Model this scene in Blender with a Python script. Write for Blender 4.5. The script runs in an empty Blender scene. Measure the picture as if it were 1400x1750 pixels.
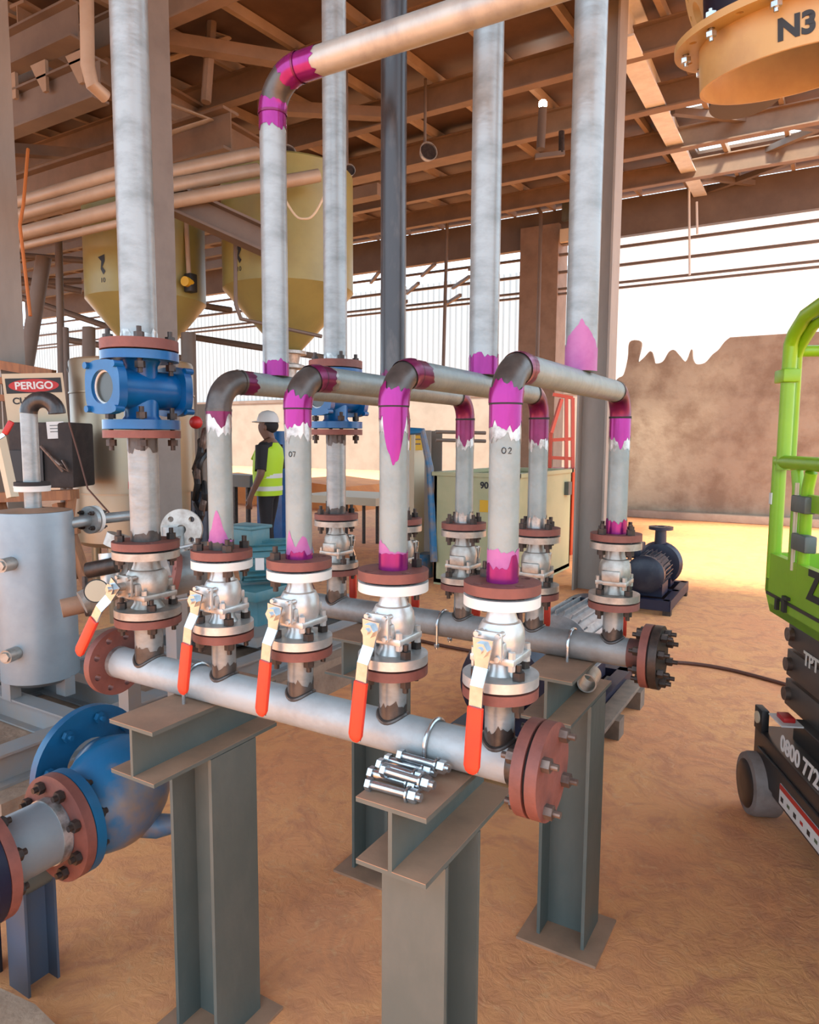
import bpy, bmesh, math, random
from mathutils import Vector as V, Matrix, Quaternion
random.seed(7)
PI = math.pi
sc = bpy.context.scene
COL = sc.collection
H = 1.49

# ------------------------------------------------------------------ camera
F, PITCH, ROLL, YAW = 1198., .1006, .0057, .5358
def ray(px, py):
    X = (px-700)/F; U = (875-py)/F
    cr, sr = math.cos(ROLL), math.sin(ROLL)
    x = X*cr-U*sr; up = X*sr+U*cr
    cp, sp = math.cos(PITCH), math.sin(PITCH)
    y = cp+up*sp; z = -sp+up*cp
    cy, sy = math.cos(YAW), math.sin(YAW)
    return V((x*cy-y*sy, x*sy+y*cy, z))
CAMP = V((0, 0, H))
def W(px, py, x=None, y=None, z=None, d=None):
    r = ray(px, py)
    if x is not None: t = x/r.x
    elif y is not None: t = y/r.y
    elif z is not None: t = (z-H)/r.z
    else: t = d
    return CAMP+r*t
cam = bpy.data.cameras.new('camera')
cam.sensor_fit = 'HORIZONTAL'; cam.sensor_width = 36; cam.lens = F/1400*36
cam.clip_start = .02; cam.clip_end = 300
camo = bpy.data.objects.new('camera', cam); COL.objects.link(camo)
fw = ray(700, 875).normalized(); rt = (ray(701, 875)-ray(700, 875)).normalized(); upv = (ray(700, 874)-ray(700, 875)).normalized()
M = Matrix((rt, upv, -fw)).transposed().to_4x4(); M.translation = CAMP
camo.matrix_world = M
sc.camera = camo

# ------------------------------------------------------------------ world, sun, exposure
wd = bpy.data.worlds.new('World'); sc.world = wd; wd.use_nodes = True
bg = wd.node_tree.nodes['Background']
bg.inputs[0].default_value = (.64, .82, 1, 1); bg.inputs[1].default_value = 1.1
sun = bpy.data.lights.new('sun', 'SUN'); sun.energy = 4.0; sun.angle = .16; sun.color = (1, .9, .74)
suno = bpy.data.objects.new('sun', sun); COL.objects.link(suno)
suno.rotation_euler = V((-.35, .42, -.84)).to_track_quat('-Z', 'Y').to_euler(); suno.location = (0, 20, 20)
sc.view_settings.view_transform = 'Standard'; sc.view_settings.look = 'None'
sc.view_settings.exposure = 1.66; sc.view_settings.gamma = 1; sc.view_settings.use_curve_mapping = False
sc.cycles.max_bounces = 8; sc.cycles.diffuse_bounces = 5; sc.cycles.use_denoising = True
sc.cycles.sample_clamp_indirect = 6
sc.cycles.caustics_reflective = False; sc.cycles.caustics_refractive = False

# ------------------------------------------------------------------ materials
KS = .82                                     # overall paint reflectance
def mat(name, c, rough=.5, metal=0., c2=None, scale=6., lo=.4, hi=.65, bump=0., bscale=40., detail=5., emit=None, trans=0., stretch=None):
    m = bpy.data.materials.new(name); m.use_nodes = True
    c = tuple(v*KS for v in c); c2 = tuple(v*KS for v in c2) if c2 else None
    nt = m.node_tree; b = nt.nodes['Principled BSDF']
    b.inputs['Base Color'].default_value = (*c, 1); b.inputs['Roughness'].default_value = rough; b.inputs['Metallic'].default_value = metal
    L = nt.links.new
    tc = nt.nodes.new('ShaderNodeTexCoord'); mp = nt.nodes.new('ShaderNodeMapping'); L(tc.outputs['Object'], mp.inputs[0])
    if stretch: mp.inputs['Scale'].default_value = stretch
    if c2:
        n = nt.nodes.new('ShaderNodeTexNoise'); n.inputs['Scale'].default_value = scale; n.inputs['Detail'].default_value = detail; n.inputs['Roughness'].default_value = .62
        L(mp.outputs[0], n.inputs['Vector'])
        r = nt.nodes.new('ShaderNodeMapRange'); r.inputs[1].default_value = lo; r.inputs[2].default_value = hi; L(n.outputs[0], r.inputs[0])
        x = nt.nodes.new('ShaderNodeMix'); x.data_type = 'RGBA'; x.inputs[6].default_value = (*c, 1); x.inputs[7].default_value = (*c2, 1)
        L(r.outputs[0], x.inputs[0]); L(x.outputs[2], b.inputs['Base Color'])
    if bump:
        n2 = nt.nodes.new('ShaderNodeTexNoise'); n2.inputs['Scale'].default_value = bscale; n2.inputs['Detail'].default_value = 6; L(mp.outputs[0], n2.inputs['Vector'])
        bp = nt.nodes.new('ShaderNodeBump'); bp.inputs['Strength'].default_value = bump; bp.inputs['Distance'].default_value = .02
        L(n2.outputs[0], bp.inputs['Height']); L(bp.outputs[0], b.inputs['Normal'])
    if emit:
        b.inputs['Emission Color'].default_value = (*emit[:3], 1); b.inputs['Emission Strength'].default_value = emit[3]
    if trans: b.inputs['Transmission Weight'].default_value = trans
    return m
G = {}
G['primer'] = mat('grey_primer', (.29, .345, .34), .40, .15, (.225, .275, .27), 14, bump=.08, bscale=60)
G['galv'] = mat('galvanized', (.345, .375, .375), .36, .35, (.235, .255, .25), 11, .42, .68, stretch=(1, 1, 2.2), bump=.06, bscale=50)
G['galv_warm'] = mat('galvanized_warm', (.50, .49, .44), .4, .3, (.38, .37, .34), 16, stretch=(1, 1, .4), bump=.06)
G['header'] = mat('header_steel', (.46, .50, .51), .45, .15, (.33, .345, .34), 9, .45, .75, bump=.1, bscale=50)
G['header_dark'] = mat('header_steel_dark', (.30, .32, .32), .5, .3, (.22, .21, .20), 9, bump=.1, bscale=50)
G['bare'] = mat('bare_steel', (.115, .10, .09), .36, .45, (.06, .052, .048), 16, bump=.05)
G['bright'] = mat('ground_steel', (.60, .60, .58), .28, .6, (.24, .22, .20), 26)
G['black_pipe'] = mat('black_pipe', (.045, .043, .045), .3, .3, (.12, .10, .09), 20, .5, .75, stretch=(1, 1, .3))
G['magenta'] = mat('magenta_primer', (.36, .022, .22), .24, .55, (.25, .012, .15), 14, stretch=(1, 1, .25))
G['magenta_dark'] = mat('magenta_dark', (.22, .012, .095), .28, .4, (.12, .008, .05), 12)
G['pink'] = mat('pink_primer', (.46, .14, .36), .5, .0, (.38, .085, .29), 14)
G['rust'] = mat('red_oxide', (.235, .075, .055), .6, .0, (.17, .055, .042), 18, bump=.06, bscale=90)
G['rust_dark'] = mat('red_oxide_dark', (.15, .05, .04), .6, .1, (.09, .04, .035), 12)
G['stain'] = mat('stainless', (.70, .70, .68), .32, .5, (.55, .54, .51), 25)
G['stain_dirty'] = mat('stainless_dirty', (.50, .47, .42), .38, .5, (.33, .29, .25), 22)
G['gasket'] = mat('gasket', (.02, .018, .018), .8)
G['bolt'] = mat('bolt_black', (.045, .035, .03), .45, .5, (.08, .055, .045), 40)
G['bolt_grey'] = mat('bolt_brown', (.22, .16, .13), .45, .6, (.13, .09, .075), 40)
G['zinc'] = mat('zinc_bright', (.66, .70, .72), .22, .85, (.5, .54, .56), 30)
G['grip'] = mat('orange_grip', (.80, .055, .02), .45, 0, (.7, .045, .02), 20)
G['stand'] = mat('stand_steel', (.118, .138, .124), .5, .2, (.165, .172, .152), 7, .45, .75, bump=.05, stretch=(1, 1, .5))
G['stand_top'] = mat('stand_plate', (.44, .25, .155), .6, .05, (.33, .195, .125), 8, bump=.05)
G['blue'] = mat('blue_paint', (.003, .115, .34), .28, 0, (.002, .085, .26), 12)
G['blue2'] = mat('blue_valve', (.010, .14, .30), .38, 0, (.27, .18, .115), 3.5, .44, .60, bump=.04)
G['blue_dark'] = mat('dark_blue', (.004, .006, .026), .4, 0, (.008, .011, .036), 10)
G['navy'] = mat('navy_motor', (.012, .018, .035), .4, .2, (.03, .035, .05), 14)
G['glass'] = mat('sight_glass', (.05, .055, .045), .22, .0)
G['white_ring'] = mat('white_gasket', (.75, .76, .72), .5)
G['teal'] = mat('teal_motor', (.045, .19, .23), .5, 0, (.10, .22, .23), 10)
G['tank'] = mat('tank_silver', (.31, .36, .39), .42, .3, (.26, .30, .33), 5, bump=.03)
G['hopper'] = mat('hopper_yellow', (.34, .295, .095), .36, 0, (.29, .25, .08), 3)
G['hopper_cone'] = mat('hopper_cone', (.34, .285, .09), .36, 0, (.29, .245, .08), 3)
G['cream'] = mat('cream_paint', (.50, .48, .27), .5, 0, (.42, .43, .24), 3)
G['cream_in'] = mat('cream_inner', (.10, .14, .07), .6)
G['duct'] = mat('duct_yellow', (.64, .42, .16), .42, 0, (.52, .32, .12), 4)
G['black'] = mat('black_paint', (.012, .012, .013), .5)
G['lime'] = mat('lime_green', (.27, .53, .010), .38, 0, (.24, .48, .010), 6)
G['chassis'] = mat('lift_black', (.028, .020, .018), .38, .1, (.04, .03, .026), 6)
G['scissor'] = mat('scissor_grey', (.075, .065, .06), .5, .2, (.10, .085, .075), 10)
G['tyre'] = mat('tyre_grey', (.26, .22, .20), .8, 0, (.20, .16, .14), 14)
G['white'] = mat('white_paint', (.80, .80, .77), .5)
G['red'] = mat('red_paint', (.55, .02, .018), .45)
G['orange_red'] = mat('orange_lift', (.62, .07, .02), .45)
G['wood'] = mat('orange_wood', (.33, .135, .05), .65, 0, (.22, .085, .035), 8, stretch=(4, 4, .6))
G['wood_grey'] = mat('pallet_wood', (.26, .18, .125), .75, 0, (.17, .12, .085), 9)
G['yellow'] = mat('yellow_sign', (.72, .42, .02), .5)
G['rope'] = mat('orange_rope', (.48, .15, .03), .7)
G['cable'] = mat('cable_brown', (.13, .05, .03), .6)
G['hivis'] = mat('hi_vis', (.55, .85, .02), .6)
G['reflect'] = mat('reflective', (.80, .82, .76), .4)
G['skin'] = mat('skin', (.20, .10, .065), .55)
G['cloth'] = mat('black_cloth', (.016, .015, .018), .8)
G['beam'] = mat('roof_beam', (.27, .18, .12), .6, .05, (.215, .145, .095), 3)
G['beam_dark'] = mat('girder_brown', (.16, .118, .092), .6, .1, (.20, .15, .115), 2)
G['joist'] = mat('roof_joist', (.40, .29, .20), .6, .05, (.33, .235, .16), 3)
G['rafter_light'] = mat('bounce_lit_rafter', (.85, .84, .80), .45, .0, (.72, .70, .66), 6)  # bounced sunlight put into the colour as a whitened tone
G['pale_pipe'] = mat('pale_pipe', (.46, .35, .25), .5, .1, (.40, .29, .20), 4)
G['column'] = mat('column_grey', (.36, .31, .26), .55, .1, (.30, .26, .22), 4, stretch=(1, 1, .3))
G['concrete'] = mat('concrete_pillar', (.31, .205, .14), .85, 0, (.25, .16, .105), 3, bump=.2, bscale=15)
G['plinth'] = mat('concrete_plinth', (.40, .26, .175), .85, 0, (.26, .165, .11), 7, bump=.4, bscale=25)
G['column_dark'] = mat('column_brown_grey', (.22, .185, .155), .55, .1, (.18, .15, .125), 4)
G['concrete_pale'] = mat('pale_curb', (.50, .38, .29), .85, 0, (.40, .29, .22), 3, bump=.3, bscale=20)
G['skid'] = mat('skid_grey', (.27, .28, .29), .5, .2, (.33, .27, .23), 5)
G['steel_tank'] = mat('stainless_warm_reflection', (.38, .27, .155), .34, .6, (.36, .29, .21), 2.2, stretch=(1, 1, .3))  # warm reflection of sunlit ground put into the base colour
G['dark_cloth'] = mat('dark_tarp', (.035, .028, .026), .85, 0, (.06, .045, .04), 6, bump=.5, bscale=12)
G['lamp'] = mat('lamp_bulb', (1, 1, 1), .4, emit=(1, .95, .85, 25))
G['outside_clad'] = mat('outside_cladding', (.29, .325, .35), .5)
G['outside_conc'] = mat('outside_concrete', (.28, .25, .205), .85, 0, (.24, .21, .17), 1.2)
G['soil'] = mat('orange_soil', (.72, .25, .065), .95, 0, (.58, .19, .055), 2, bump=.6, bscale=6)
G['wood_cream'] = mat('cream_board', (.70, .58, .40), .6)
G['deck'] = mat('deck_brown', (.10, .056, .034), .6, .1, (.17, .095, .055), 1.2)

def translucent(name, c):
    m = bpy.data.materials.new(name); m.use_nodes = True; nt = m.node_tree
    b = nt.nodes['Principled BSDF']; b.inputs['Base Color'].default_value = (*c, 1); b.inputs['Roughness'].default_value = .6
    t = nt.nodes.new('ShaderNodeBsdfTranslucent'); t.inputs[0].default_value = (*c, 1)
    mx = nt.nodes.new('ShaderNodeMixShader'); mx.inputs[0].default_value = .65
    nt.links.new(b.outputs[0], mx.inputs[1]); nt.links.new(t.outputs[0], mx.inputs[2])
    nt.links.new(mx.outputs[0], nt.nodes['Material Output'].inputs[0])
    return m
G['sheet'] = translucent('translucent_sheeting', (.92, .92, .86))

def floor_mat():
    m = bpy.data.materials.new('earth_floor'); m.use_nodes = True; nt = m.node_tree; L = nt.links.new
    b = nt.nodes['Principled BSDF']; b.inputs['Roughness'].default_value = .8
    tc = nt.nodes.new('ShaderNodeTexCoord')
    def noise(s, det=6, dist=0, st=None):
        mp = nt.nodes.new('ShaderNodeMapping'); L(tc.outputs['Object'], mp.inputs[0])
        if st: mp.inputs['Scale'].default_value = st
        n = nt.nodes.new('ShaderNodeTexNoise'); n.inputs['Scale'].default_value = s; n.inputs['Detail'].default_value = det
        n.inputs['Distortion'].default_value = dist; n.inputs['Roughness'].default_value = .62; L(mp.outputs[0], n.inputs['Vector']); return n.outputs[0]
    def rng(x, lo, hi):
        r = nt.nodes.new('ShaderNodeMapRange'); r.inputs[1].default_value = lo; r.inputs[2].default_value = hi; L(x, r.inputs[0]); return r.outputs[0]
    def mix(f, a, c):
        x = nt.nodes.new('ShaderNodeMix'); x.data_type = 'RGBA'; L(f, x.inputs[0])
        for i, k in ((6, a), (7, c)):
            if isinstance(k, tuple): x.inputs[i].default_value = (*k, 1)
            else: L(k, x.inputs[i])
        return x.outputs[2]
    c = mix(rng(noise(.9, 5), .38, .66), (.75, .295, .122), (.80, .37, .135))
    c = mix(rng(noise(5, 7, 1.8), .45, .66), c, (.60, .235, .105))
    c = mix(rng(noise(17, 9, 1.6), .56, .76), c, (.74, .38, .18))
    c = mix(rng(noise(55, 4), .70, .78), c, (.78, .52, .33))
    L(c, b.inputs['Base Color'])
    bp = nt.nodes.new('ShaderNodeBump'); bp.inputs['Strength'].default_value = .45; bp.inputs['Distance'].default_value = .02
    L(noise(16, 9, 1.8), bp.inputs['Height']); L(bp.outputs[0], b.inputs['Normal'])
    return m
G['floor'] = floor_mat()
def wall_mat():
    m = mat('brown_render', (.42, .335, .245), .9, 0, (.28, .20, .14), 1.5, .44, .62, bump=1.0, bscale=4.5, detail=9)
    return m
G['wall'] = wall_mat()

# ------------------------------------------------------------------ mesh builder
ORG = {}
def frame(d, up=None):
    d = V(d).normalized()
    if up is None: return d.to_track_quat('Z', 'Y').to_matrix().to_4x4()
    u = V(up); u = (u-d*u.dot(d)).normalized(); s = u.cross(d)
    return Matrix((s, u, d)).transposed().to_4x4()
class MB:
    def __init__(s): s.bm = bmesh.new()
    def add(s, vs, fs, M=None):
        b = [s.bm.verts.new((M @ V(v)) if M is not None else V(v)) for v in vs]
        for f in fs:
            try: s.bm.faces.new([b[i] for i in f])
            except ValueError: pass
        return b
    def box(s, lo, hi, M=None, bev=0):
        x0, y0, z0 = lo; x1, y1, z1 = hi
        tmp = s if not bev else MB()
        tmp.add([(x0,y0,z0),(x1,y0,z0),(x1,y1,z0),(x0,y1,z0),(x0,y0,z1),(x1,y0,z1),(x1,y1,z1),(x0,y1,z1)],
              [(3,2,1,0),(4,5,6,7),(0,1,5,4),(1,2,6,5),(2,3,7,6),(3,0,4,7)], None if bev else M)
        if bev:
            bmesh.ops.bevel(tmp.bm, geom=tmp.bm.edges[:], offset=bev, segments=2, profile=.5, affect='EDGES')
            s.merge(tmp, M)
        return s
    def merge(s, o, M=None):
        o.bm.verts.index_update()
        s.add([v.co.copy() for v in o.bm.verts], [[v.index for v in f.verts] for f in o.bm.faces], M); o.bm.free()
    def cbox(s, c, size, M=None, bev=0):
        c = V(c); h = V(size)/2
        return s.box(c-h, c+h, M, bev)
    def obox(s, p0, p1, w, h, up=(0, 0, 1), bev=0):
        p0 = V(p0); p1 = V(p1); M = frame(p1-p0, up); M.translation = p0
        return s.box((-w/2, -h/2, 0), (w/2, h/2, (p1-p0).length), M, bev)
    def lathe(s, prof, p, d, n=32, caps=True):
        M = frame(d); M.translation = V(p); vs = []; fs = []
        for r, z in prof:
            for i in range(n): a = 2*PI*i/n; vs.append((r*math.cos(a), r*math.sin(a), z))
        for k in range(len(prof)-1):
            for i in range(n):
                j = (i+1) % n; fs.append((k*n+i, k*n+j, (k+1)*n+j, (k+1)*n+i))
        if caps: fs.append(tuple(range(n))[::-1]); fs.append(tuple((len(prof)-1)*n+i for i in range(n)))
        s.add(vs, fs, M); return s
    def cyl(s, p0, p1, r, r2=None, n=28, caps=True):
        p0 = V(p0); p1 = V(p1)
        return s.lathe([(r, 0), (r if r2 is None else r2, (p1-p0).length)], p0, p1-p0, n, caps)
    def pipe(s, p0, p1, ro, ri, n=32):
        p0 = V(p0); p1 = V(p1); L = (p1-p0).length
        return s.lathe([(ro, 0), (ro, L), (ri, L), (ri, 0), (ro, 0)], p0, p1-p0, n, False)
    def hexa(s, p0, p1, r): return s.cyl(p0, p1, r, n=6)
    def tube(s, pts, r, n=12, smooth=0, caps=True):
        pts = [V(p) for p in pts]
        if smooth:
            q = []
            P = [pts[0]]+pts+[pts[-1]]
            for i in range(1, len(P)-2):
                for k in range(smooth):
                    t = k/smooth; a, b, c, d = P[i-1:i+3]
                    q.append(.5*((2*b)+(c-a)*t+(2*a-5*b+4*c-d)*t*t+(3*b-a-3*c+d)*t**3))
            pts = q+[pts[-1]]
        t0 = (pts[1]-pts[0]).normalized(); nn = t0.orthogonal().normalized(); vs = []; fs = []; N = len(pts)
        for i, p in enumerate(pts):
            t = ((pts[min(i+1, N-1)]-pts[i]).normalized()+(pts[i]-pts[max(i-1, 0)]).normalized())
            if t.length < 1e-6: t = t0
            t.normalize(); nn = (nn-t*nn.dot(t)).normalized(); b = t.cross(nn)
            rr = r if not callable(r) else r(i/(N-1))
            for k in range(n): a = 2*PI*k/n; vs.append(p+nn*rr*math.cos(a)+b*rr*math.sin(a))
        for i in range(N-1):
            for k in range(n):
                j = (k+1) % n; fs.append((i*n+k, i*n+j, (i+1)*n+j, (i+1)*n+k))
        if caps: fs.append(tuple(range(n))[::-1]); fs.append(tuple((N-1)*n+k for k in range(n)))
        s.add(vs, fs); return s
    def plate(s, ro, ri, holes, rh, p, d, t, n=48, rot=0., sc=None):
        """round plate with bolt holes, from p along d by t; holes: (count, circle radius)"""
        M = frame(d) @ Matrix.Rotation(rot, 4, 'Z'); M.translation = V(p)
        tm = bmesh.new()
        loops = [[(ro*math.cos(2*PI*i/n), ro*math.sin(2*PI*i/n)) for i in range(n)]]
        if ri: loops.append([(ri*math.cos(2*PI*i/24), ri*math.sin(2*PI*i/24)) for i in range(24)])
        k, rc = holes
        for q in range(k):
            a = 2*PI*(q+.5)/k; cx, cy = rc*math.cos(a), rc*math.sin(a)
            loops.append([(cx+rh*math.cos(2*PI*i/10), cy+rh*math.sin(2*PI*i/10)) for i in range(10)])
        for z in (0, t):
            es = []
            for lp in loops:
                vv = [tm.verts.new((x, y, z)) for x, y in lp]
                es += [tm.edges.new((vv[i], vv[(i+1) % len(vv)])) for i in range(len(vv))]
            bmesh.ops.triangle_fill(tm, use_beauty=True, use_dissolve=False, edges=es)
        tm.verts.ensure_lookup_table(); tot = sum(len(l) for l in loops); o = 0
        for lp in loops:
            m_ = len(lp)
            for i in range(m_):
                j = (i+1) % m_
                tm.faces.new([tm.verts[o+i], tm.verts[o+j], tm.verts[tot+o+j], tm.verts[tot+o+i]])
            o += m_
        bmesh.ops.recalc_face_normals(tm, faces=tm.faces[:])
        h = MB(); h.bm.free(); h.bm = tm; s.merge(h, M); return s
    def prism(s, poly, t, M=None):
        n = len(poly)
        vs = [(x, y, 0) for x, y in poly]+[(x, y, t) for x, y in poly]
        fs = [tuple(range(n))[::-1], tuple(range(n, 2*n))]+[(i, (i+1) % n, n+(i+1) % n, n+i) for i in range(n)]
        s.add(vs, fs, M); return s
    def ell(s, c, r, M=None, n=20, m=12):
        rx, ry, rz = r; vs = []; fs = []
        for i in range(m+1):
            t = PI*i/m
            for k in range(n): a = 2*PI*k/n; vs.append((c[0]+rx*math.sin(t)*math.cos(a), c[1]+ry*math.sin(t)*math.sin(a), c[2]+rz*math.cos(t)))
        for i in range(m):
            for k in range(n): j = (k+1) % n; fs.append((i*n+k, (i+1)*n+k, (i+1)*n+j, i*n+j))
        b = s.add(vs, fs, M); bmesh.ops.remove_doubles(s.bm, verts=b, dist=1e-6); return s
    def ibeam(s, p0, p1, w, h, tf=.012, tw=.009, up=(0, 0, 1), rnd=0):
        p0 = V(p0); p1 = V(p1); M = frame(p1-p0, up); M.translation = p0; L = (p1-p0).length
        a, b = w/2, h/2; c = tw/2; e = b-tf
        s.prism([(-a,-b),(a,-b),(a,-e),(c,-e),(c,e),(a,e),(a,b),(-a,b),(-a,e),(-c,e),(-c,-e),(-a,-e)], L, M); return s
    def build(s, name, m, parent=None, label=None, ang=35, origin=None):
        bm = s.bm
        bmesh.ops.recalc_face_normals(bm, faces=bm.faces[:])
        ca = math.radians(ang)
        for e in bm.edges:
            if len(e.link_faces) == 2 and e.calc_face_angle(0) > ca: e.smooth = False
        for f in bm.faces: f.smooth = True
        if parent is not None: o = ORG[parent.name]
        elif origin is not None: o = V(origin)
        else:
            xs = [v.co for v in bm.verts]
            o = V(((min(v.x for v in xs)+max(v.x for v in xs))/2, (min(v.y for v in xs)+max(v.y for v in xs))/2, min(v.z for v in xs)))
        for v in bm.verts: v.co -= o
        me = bpy.data.meshes.new(name); bm.to_mesh(me); bm.free()
        me.materials.append(G[m] if isinstance(m, str) else m)
        ob = bpy.data.objects.new(name, me); COL.objects.link(ob)
        if parent is not None: ob.parent = parent
        else: ob.location = o
        ORG[ob.name] = o
        if label: ob['label'] = label
        return ob
def thing(name, label, cat, loc, group=None):
    o = bpy.data.objects.new(name, None); COL.objects.link(o); o.location = V(loc); o.empty_display_size = .05
    ORG[o.name] = V(loc); o['label'] = label; o['category'] = cat
    if group: o['group'] = group
    return o
def tag(o, label, cat, group=None):
    o['label'] = label; o['category'] = cat
    if group: o['group'] = group
    return o
def struct(mb, name, m, **k):
    o = mb.build(name, m, **k); o['kind'] = 'structure'; return o
def text_mb(s, size, M, depth=.002, bold=0.):
    cu = bpy.data.curves.new('t', 'FONT'); cu.body = s; cu.size = size; cu.align_x = 'CENTER'; cu.align_y = 'CENTER'; cu.extrude = depth; cu.offset = bold
    ob = bpy.data.objects.new('t', cu); COL.objects.link(ob)
    dg = bpy.context.evaluated_depsgraph_get(); me = ob.evaluated_get(dg).to_mesh()
    mb = MB(); mp = M if callable(M) else (lambda v: M @ v)
    mb.add([mp(v.co.copy()) for v in me.vertices], [tuple(p.vertices) for p in me.polygons])
    ob.evaluated_get(dg).to_mesh_clear(); bpy.data.objects.remove(ob); bpy.data.curves.remove(cu)
    return mb
def bolt(mb, p, d, L=.05, r=.0085, nut=.011):
    """stud along d centred at p with nuts both ends; L = grip length between nuts"""
    p = V(p); d = V(d).normalized()
    mb.cyl(p-d*(L/2+.026), p+d*(L/2+.028), r*.66, n=10)
    for s in (-1, 1): mb.hexa(p+d*s*(L/2), p+d*s*(L/2+.015), nut)

# ------------------------------------------------------------------ setting
WY = 14.5                                    # inner face of the far wall
struct(MB().box((-60, -12, -.3), (30, 60, 0)), 'floor', 'floor', origin=(0, 0, 0))
# brown rendered wall: ragged top cut so pale sheeting stands in for a sun patch
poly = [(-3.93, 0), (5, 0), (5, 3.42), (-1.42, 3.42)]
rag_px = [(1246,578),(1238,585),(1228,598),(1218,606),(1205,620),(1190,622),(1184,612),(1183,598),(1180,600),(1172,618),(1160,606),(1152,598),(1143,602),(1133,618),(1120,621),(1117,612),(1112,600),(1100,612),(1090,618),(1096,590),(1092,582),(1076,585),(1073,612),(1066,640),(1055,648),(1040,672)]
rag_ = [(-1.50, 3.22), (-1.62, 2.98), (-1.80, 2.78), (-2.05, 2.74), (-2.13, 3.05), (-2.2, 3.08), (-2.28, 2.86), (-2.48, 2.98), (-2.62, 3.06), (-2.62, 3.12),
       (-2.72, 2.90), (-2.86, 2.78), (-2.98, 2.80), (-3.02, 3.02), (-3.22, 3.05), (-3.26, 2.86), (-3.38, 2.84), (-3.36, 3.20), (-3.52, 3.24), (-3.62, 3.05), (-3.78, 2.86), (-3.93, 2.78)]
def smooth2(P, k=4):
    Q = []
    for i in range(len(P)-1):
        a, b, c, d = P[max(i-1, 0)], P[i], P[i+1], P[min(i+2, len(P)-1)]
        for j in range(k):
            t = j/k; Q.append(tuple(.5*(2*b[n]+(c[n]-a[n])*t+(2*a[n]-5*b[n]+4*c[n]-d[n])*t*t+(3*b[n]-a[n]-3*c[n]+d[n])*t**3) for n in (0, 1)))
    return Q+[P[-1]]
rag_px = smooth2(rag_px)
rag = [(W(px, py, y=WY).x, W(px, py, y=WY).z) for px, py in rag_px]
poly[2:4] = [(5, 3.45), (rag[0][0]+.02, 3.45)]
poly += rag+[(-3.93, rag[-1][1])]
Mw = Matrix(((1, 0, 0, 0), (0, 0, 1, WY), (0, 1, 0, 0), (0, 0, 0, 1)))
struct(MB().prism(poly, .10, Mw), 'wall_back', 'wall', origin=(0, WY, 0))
mb = MB()
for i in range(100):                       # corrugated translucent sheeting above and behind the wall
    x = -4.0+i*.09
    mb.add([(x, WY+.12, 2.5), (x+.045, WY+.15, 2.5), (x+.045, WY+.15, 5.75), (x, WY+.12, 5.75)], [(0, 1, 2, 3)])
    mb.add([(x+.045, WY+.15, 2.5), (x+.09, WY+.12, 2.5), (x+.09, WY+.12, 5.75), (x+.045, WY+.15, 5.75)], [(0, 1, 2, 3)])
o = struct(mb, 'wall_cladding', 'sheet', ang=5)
mb = MB(); mb.box((-3.9, WY-.22, 0), (5, WY, .15), None, .02)
struct(mb, 'baseboard_back', 'concrete_pale')
# concrete pillar and eave band
struct(MB().box((-5.81, WY-.2, 0), (-4.98, WY+.4, 5.95)), 'wall_pillar', 'concrete')
def EZ(x): return 5.72
struct(MB().box((-24, WY-.05, 5.55), (5, WY+.1, 6.25)), 'trim_1', 'beam_dark')
# girts across the openings
gx = [(5.30, .05), (4.95, .05), (4.62, .04), (4.52, .04)]
for k, (z, h) in enumerate(gx):
    t = MB().box((-24, WY-.14, z), (4.8, WY-.08, z+h)).build('wall_girt', 'beam_dark')
    tag(t, ['topmost thin steel rail across the bright wall opening', 'second thin steel rail below the eave across the bright opening',
            'upper rail of the close pair crossing the bright opening', 'lower rail of the close pair crossing the bright opening'][k], 'rail')
# buildings outside, beyond the open left bay
mb = MB()
for i in range(170):
    x = -60+i*.3
    mb.box((x, 30, 3.6), (x+.22, 30.12, 9.0)); mb.box((x+.22, 30.04, 3.6), (x+.3, 30.1, 9.0))
bld = thing('outside_building', 'white corrugated building outside beyond the open bay', 'building', (-35, 30, 0))
mb.build('cladding', 'outside_clad', bld)
MB().box((-60, 29.9, 0), (-8.5, 30.3, 3.6)).build('base_wall', 'outside_conc', bld, 'beige concrete lower wall')
MB().box((-60, 29.85, 3.55), (-8.5, 29.9, 3.72)).build('ledge', 'beam_dark', bld)

# ---------- roof: decking, cross beams (along X), joists (along Y), rafter
def RZ(y): return 5.35+.075*(y-7.1)          # underside of the cross beams
def onroof(px, py, dz=0):
    r = ray(px, py); t = (RZ(0)+dz-H)/(r.z-.075*r.y); return CAMP+r*t
BY = [onroof(1053, p).y for p in (110, 206, 278, 329)]
BY = [BY[0]-2*(BY[1]-BY[0]), BY[0]-(BY[1]-BY[0])]+BY
GAP = (onroof(1190, 168, .42).y, onroof(1190, 188, .42).y, onroof(1250, 222, .42).y, onroof(1250, 253, .42).y); GAP = tuple(sorted(GAP))
GAP = (GAP[0], min(GAP[1], GAP[2]-.2), max(GAP[1]+.2, GAP[2]), GAP[3])
def deckbox(mb, x0, x1, y0, y1):
    dz = .42
    mb.add([(x0, y0, RZ(y0)+dz), (x1, y0, RZ(y0)+dz), (x1, y1, RZ(y1)+dz), (x0, y1, RZ(y1)+dz),
            (x0, y0, RZ(y0)+dz+.05), (x1, y0, RZ(y0)+dz+.05), (x1, y1, RZ(y1)+dz+.05), (x0, y1, RZ(y1)+dz+.05)],
           [(3,2,1,0),(4,5,6,7),(0,1,5,4),(1,2,6,5),(2,3,7,6),(3,0,4,7)])
mb = MB()
deckbox(mb, -26, -2.1, -2.1, 14.7)
deckbox(mb, -2.1, -.2, 1.2, GAP[0]); deckbox(mb, -2.1, -.2, GAP[1], GAP[2]); deckbox(mb, -2.1, -.2, GAP[3], 14.7)
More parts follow.
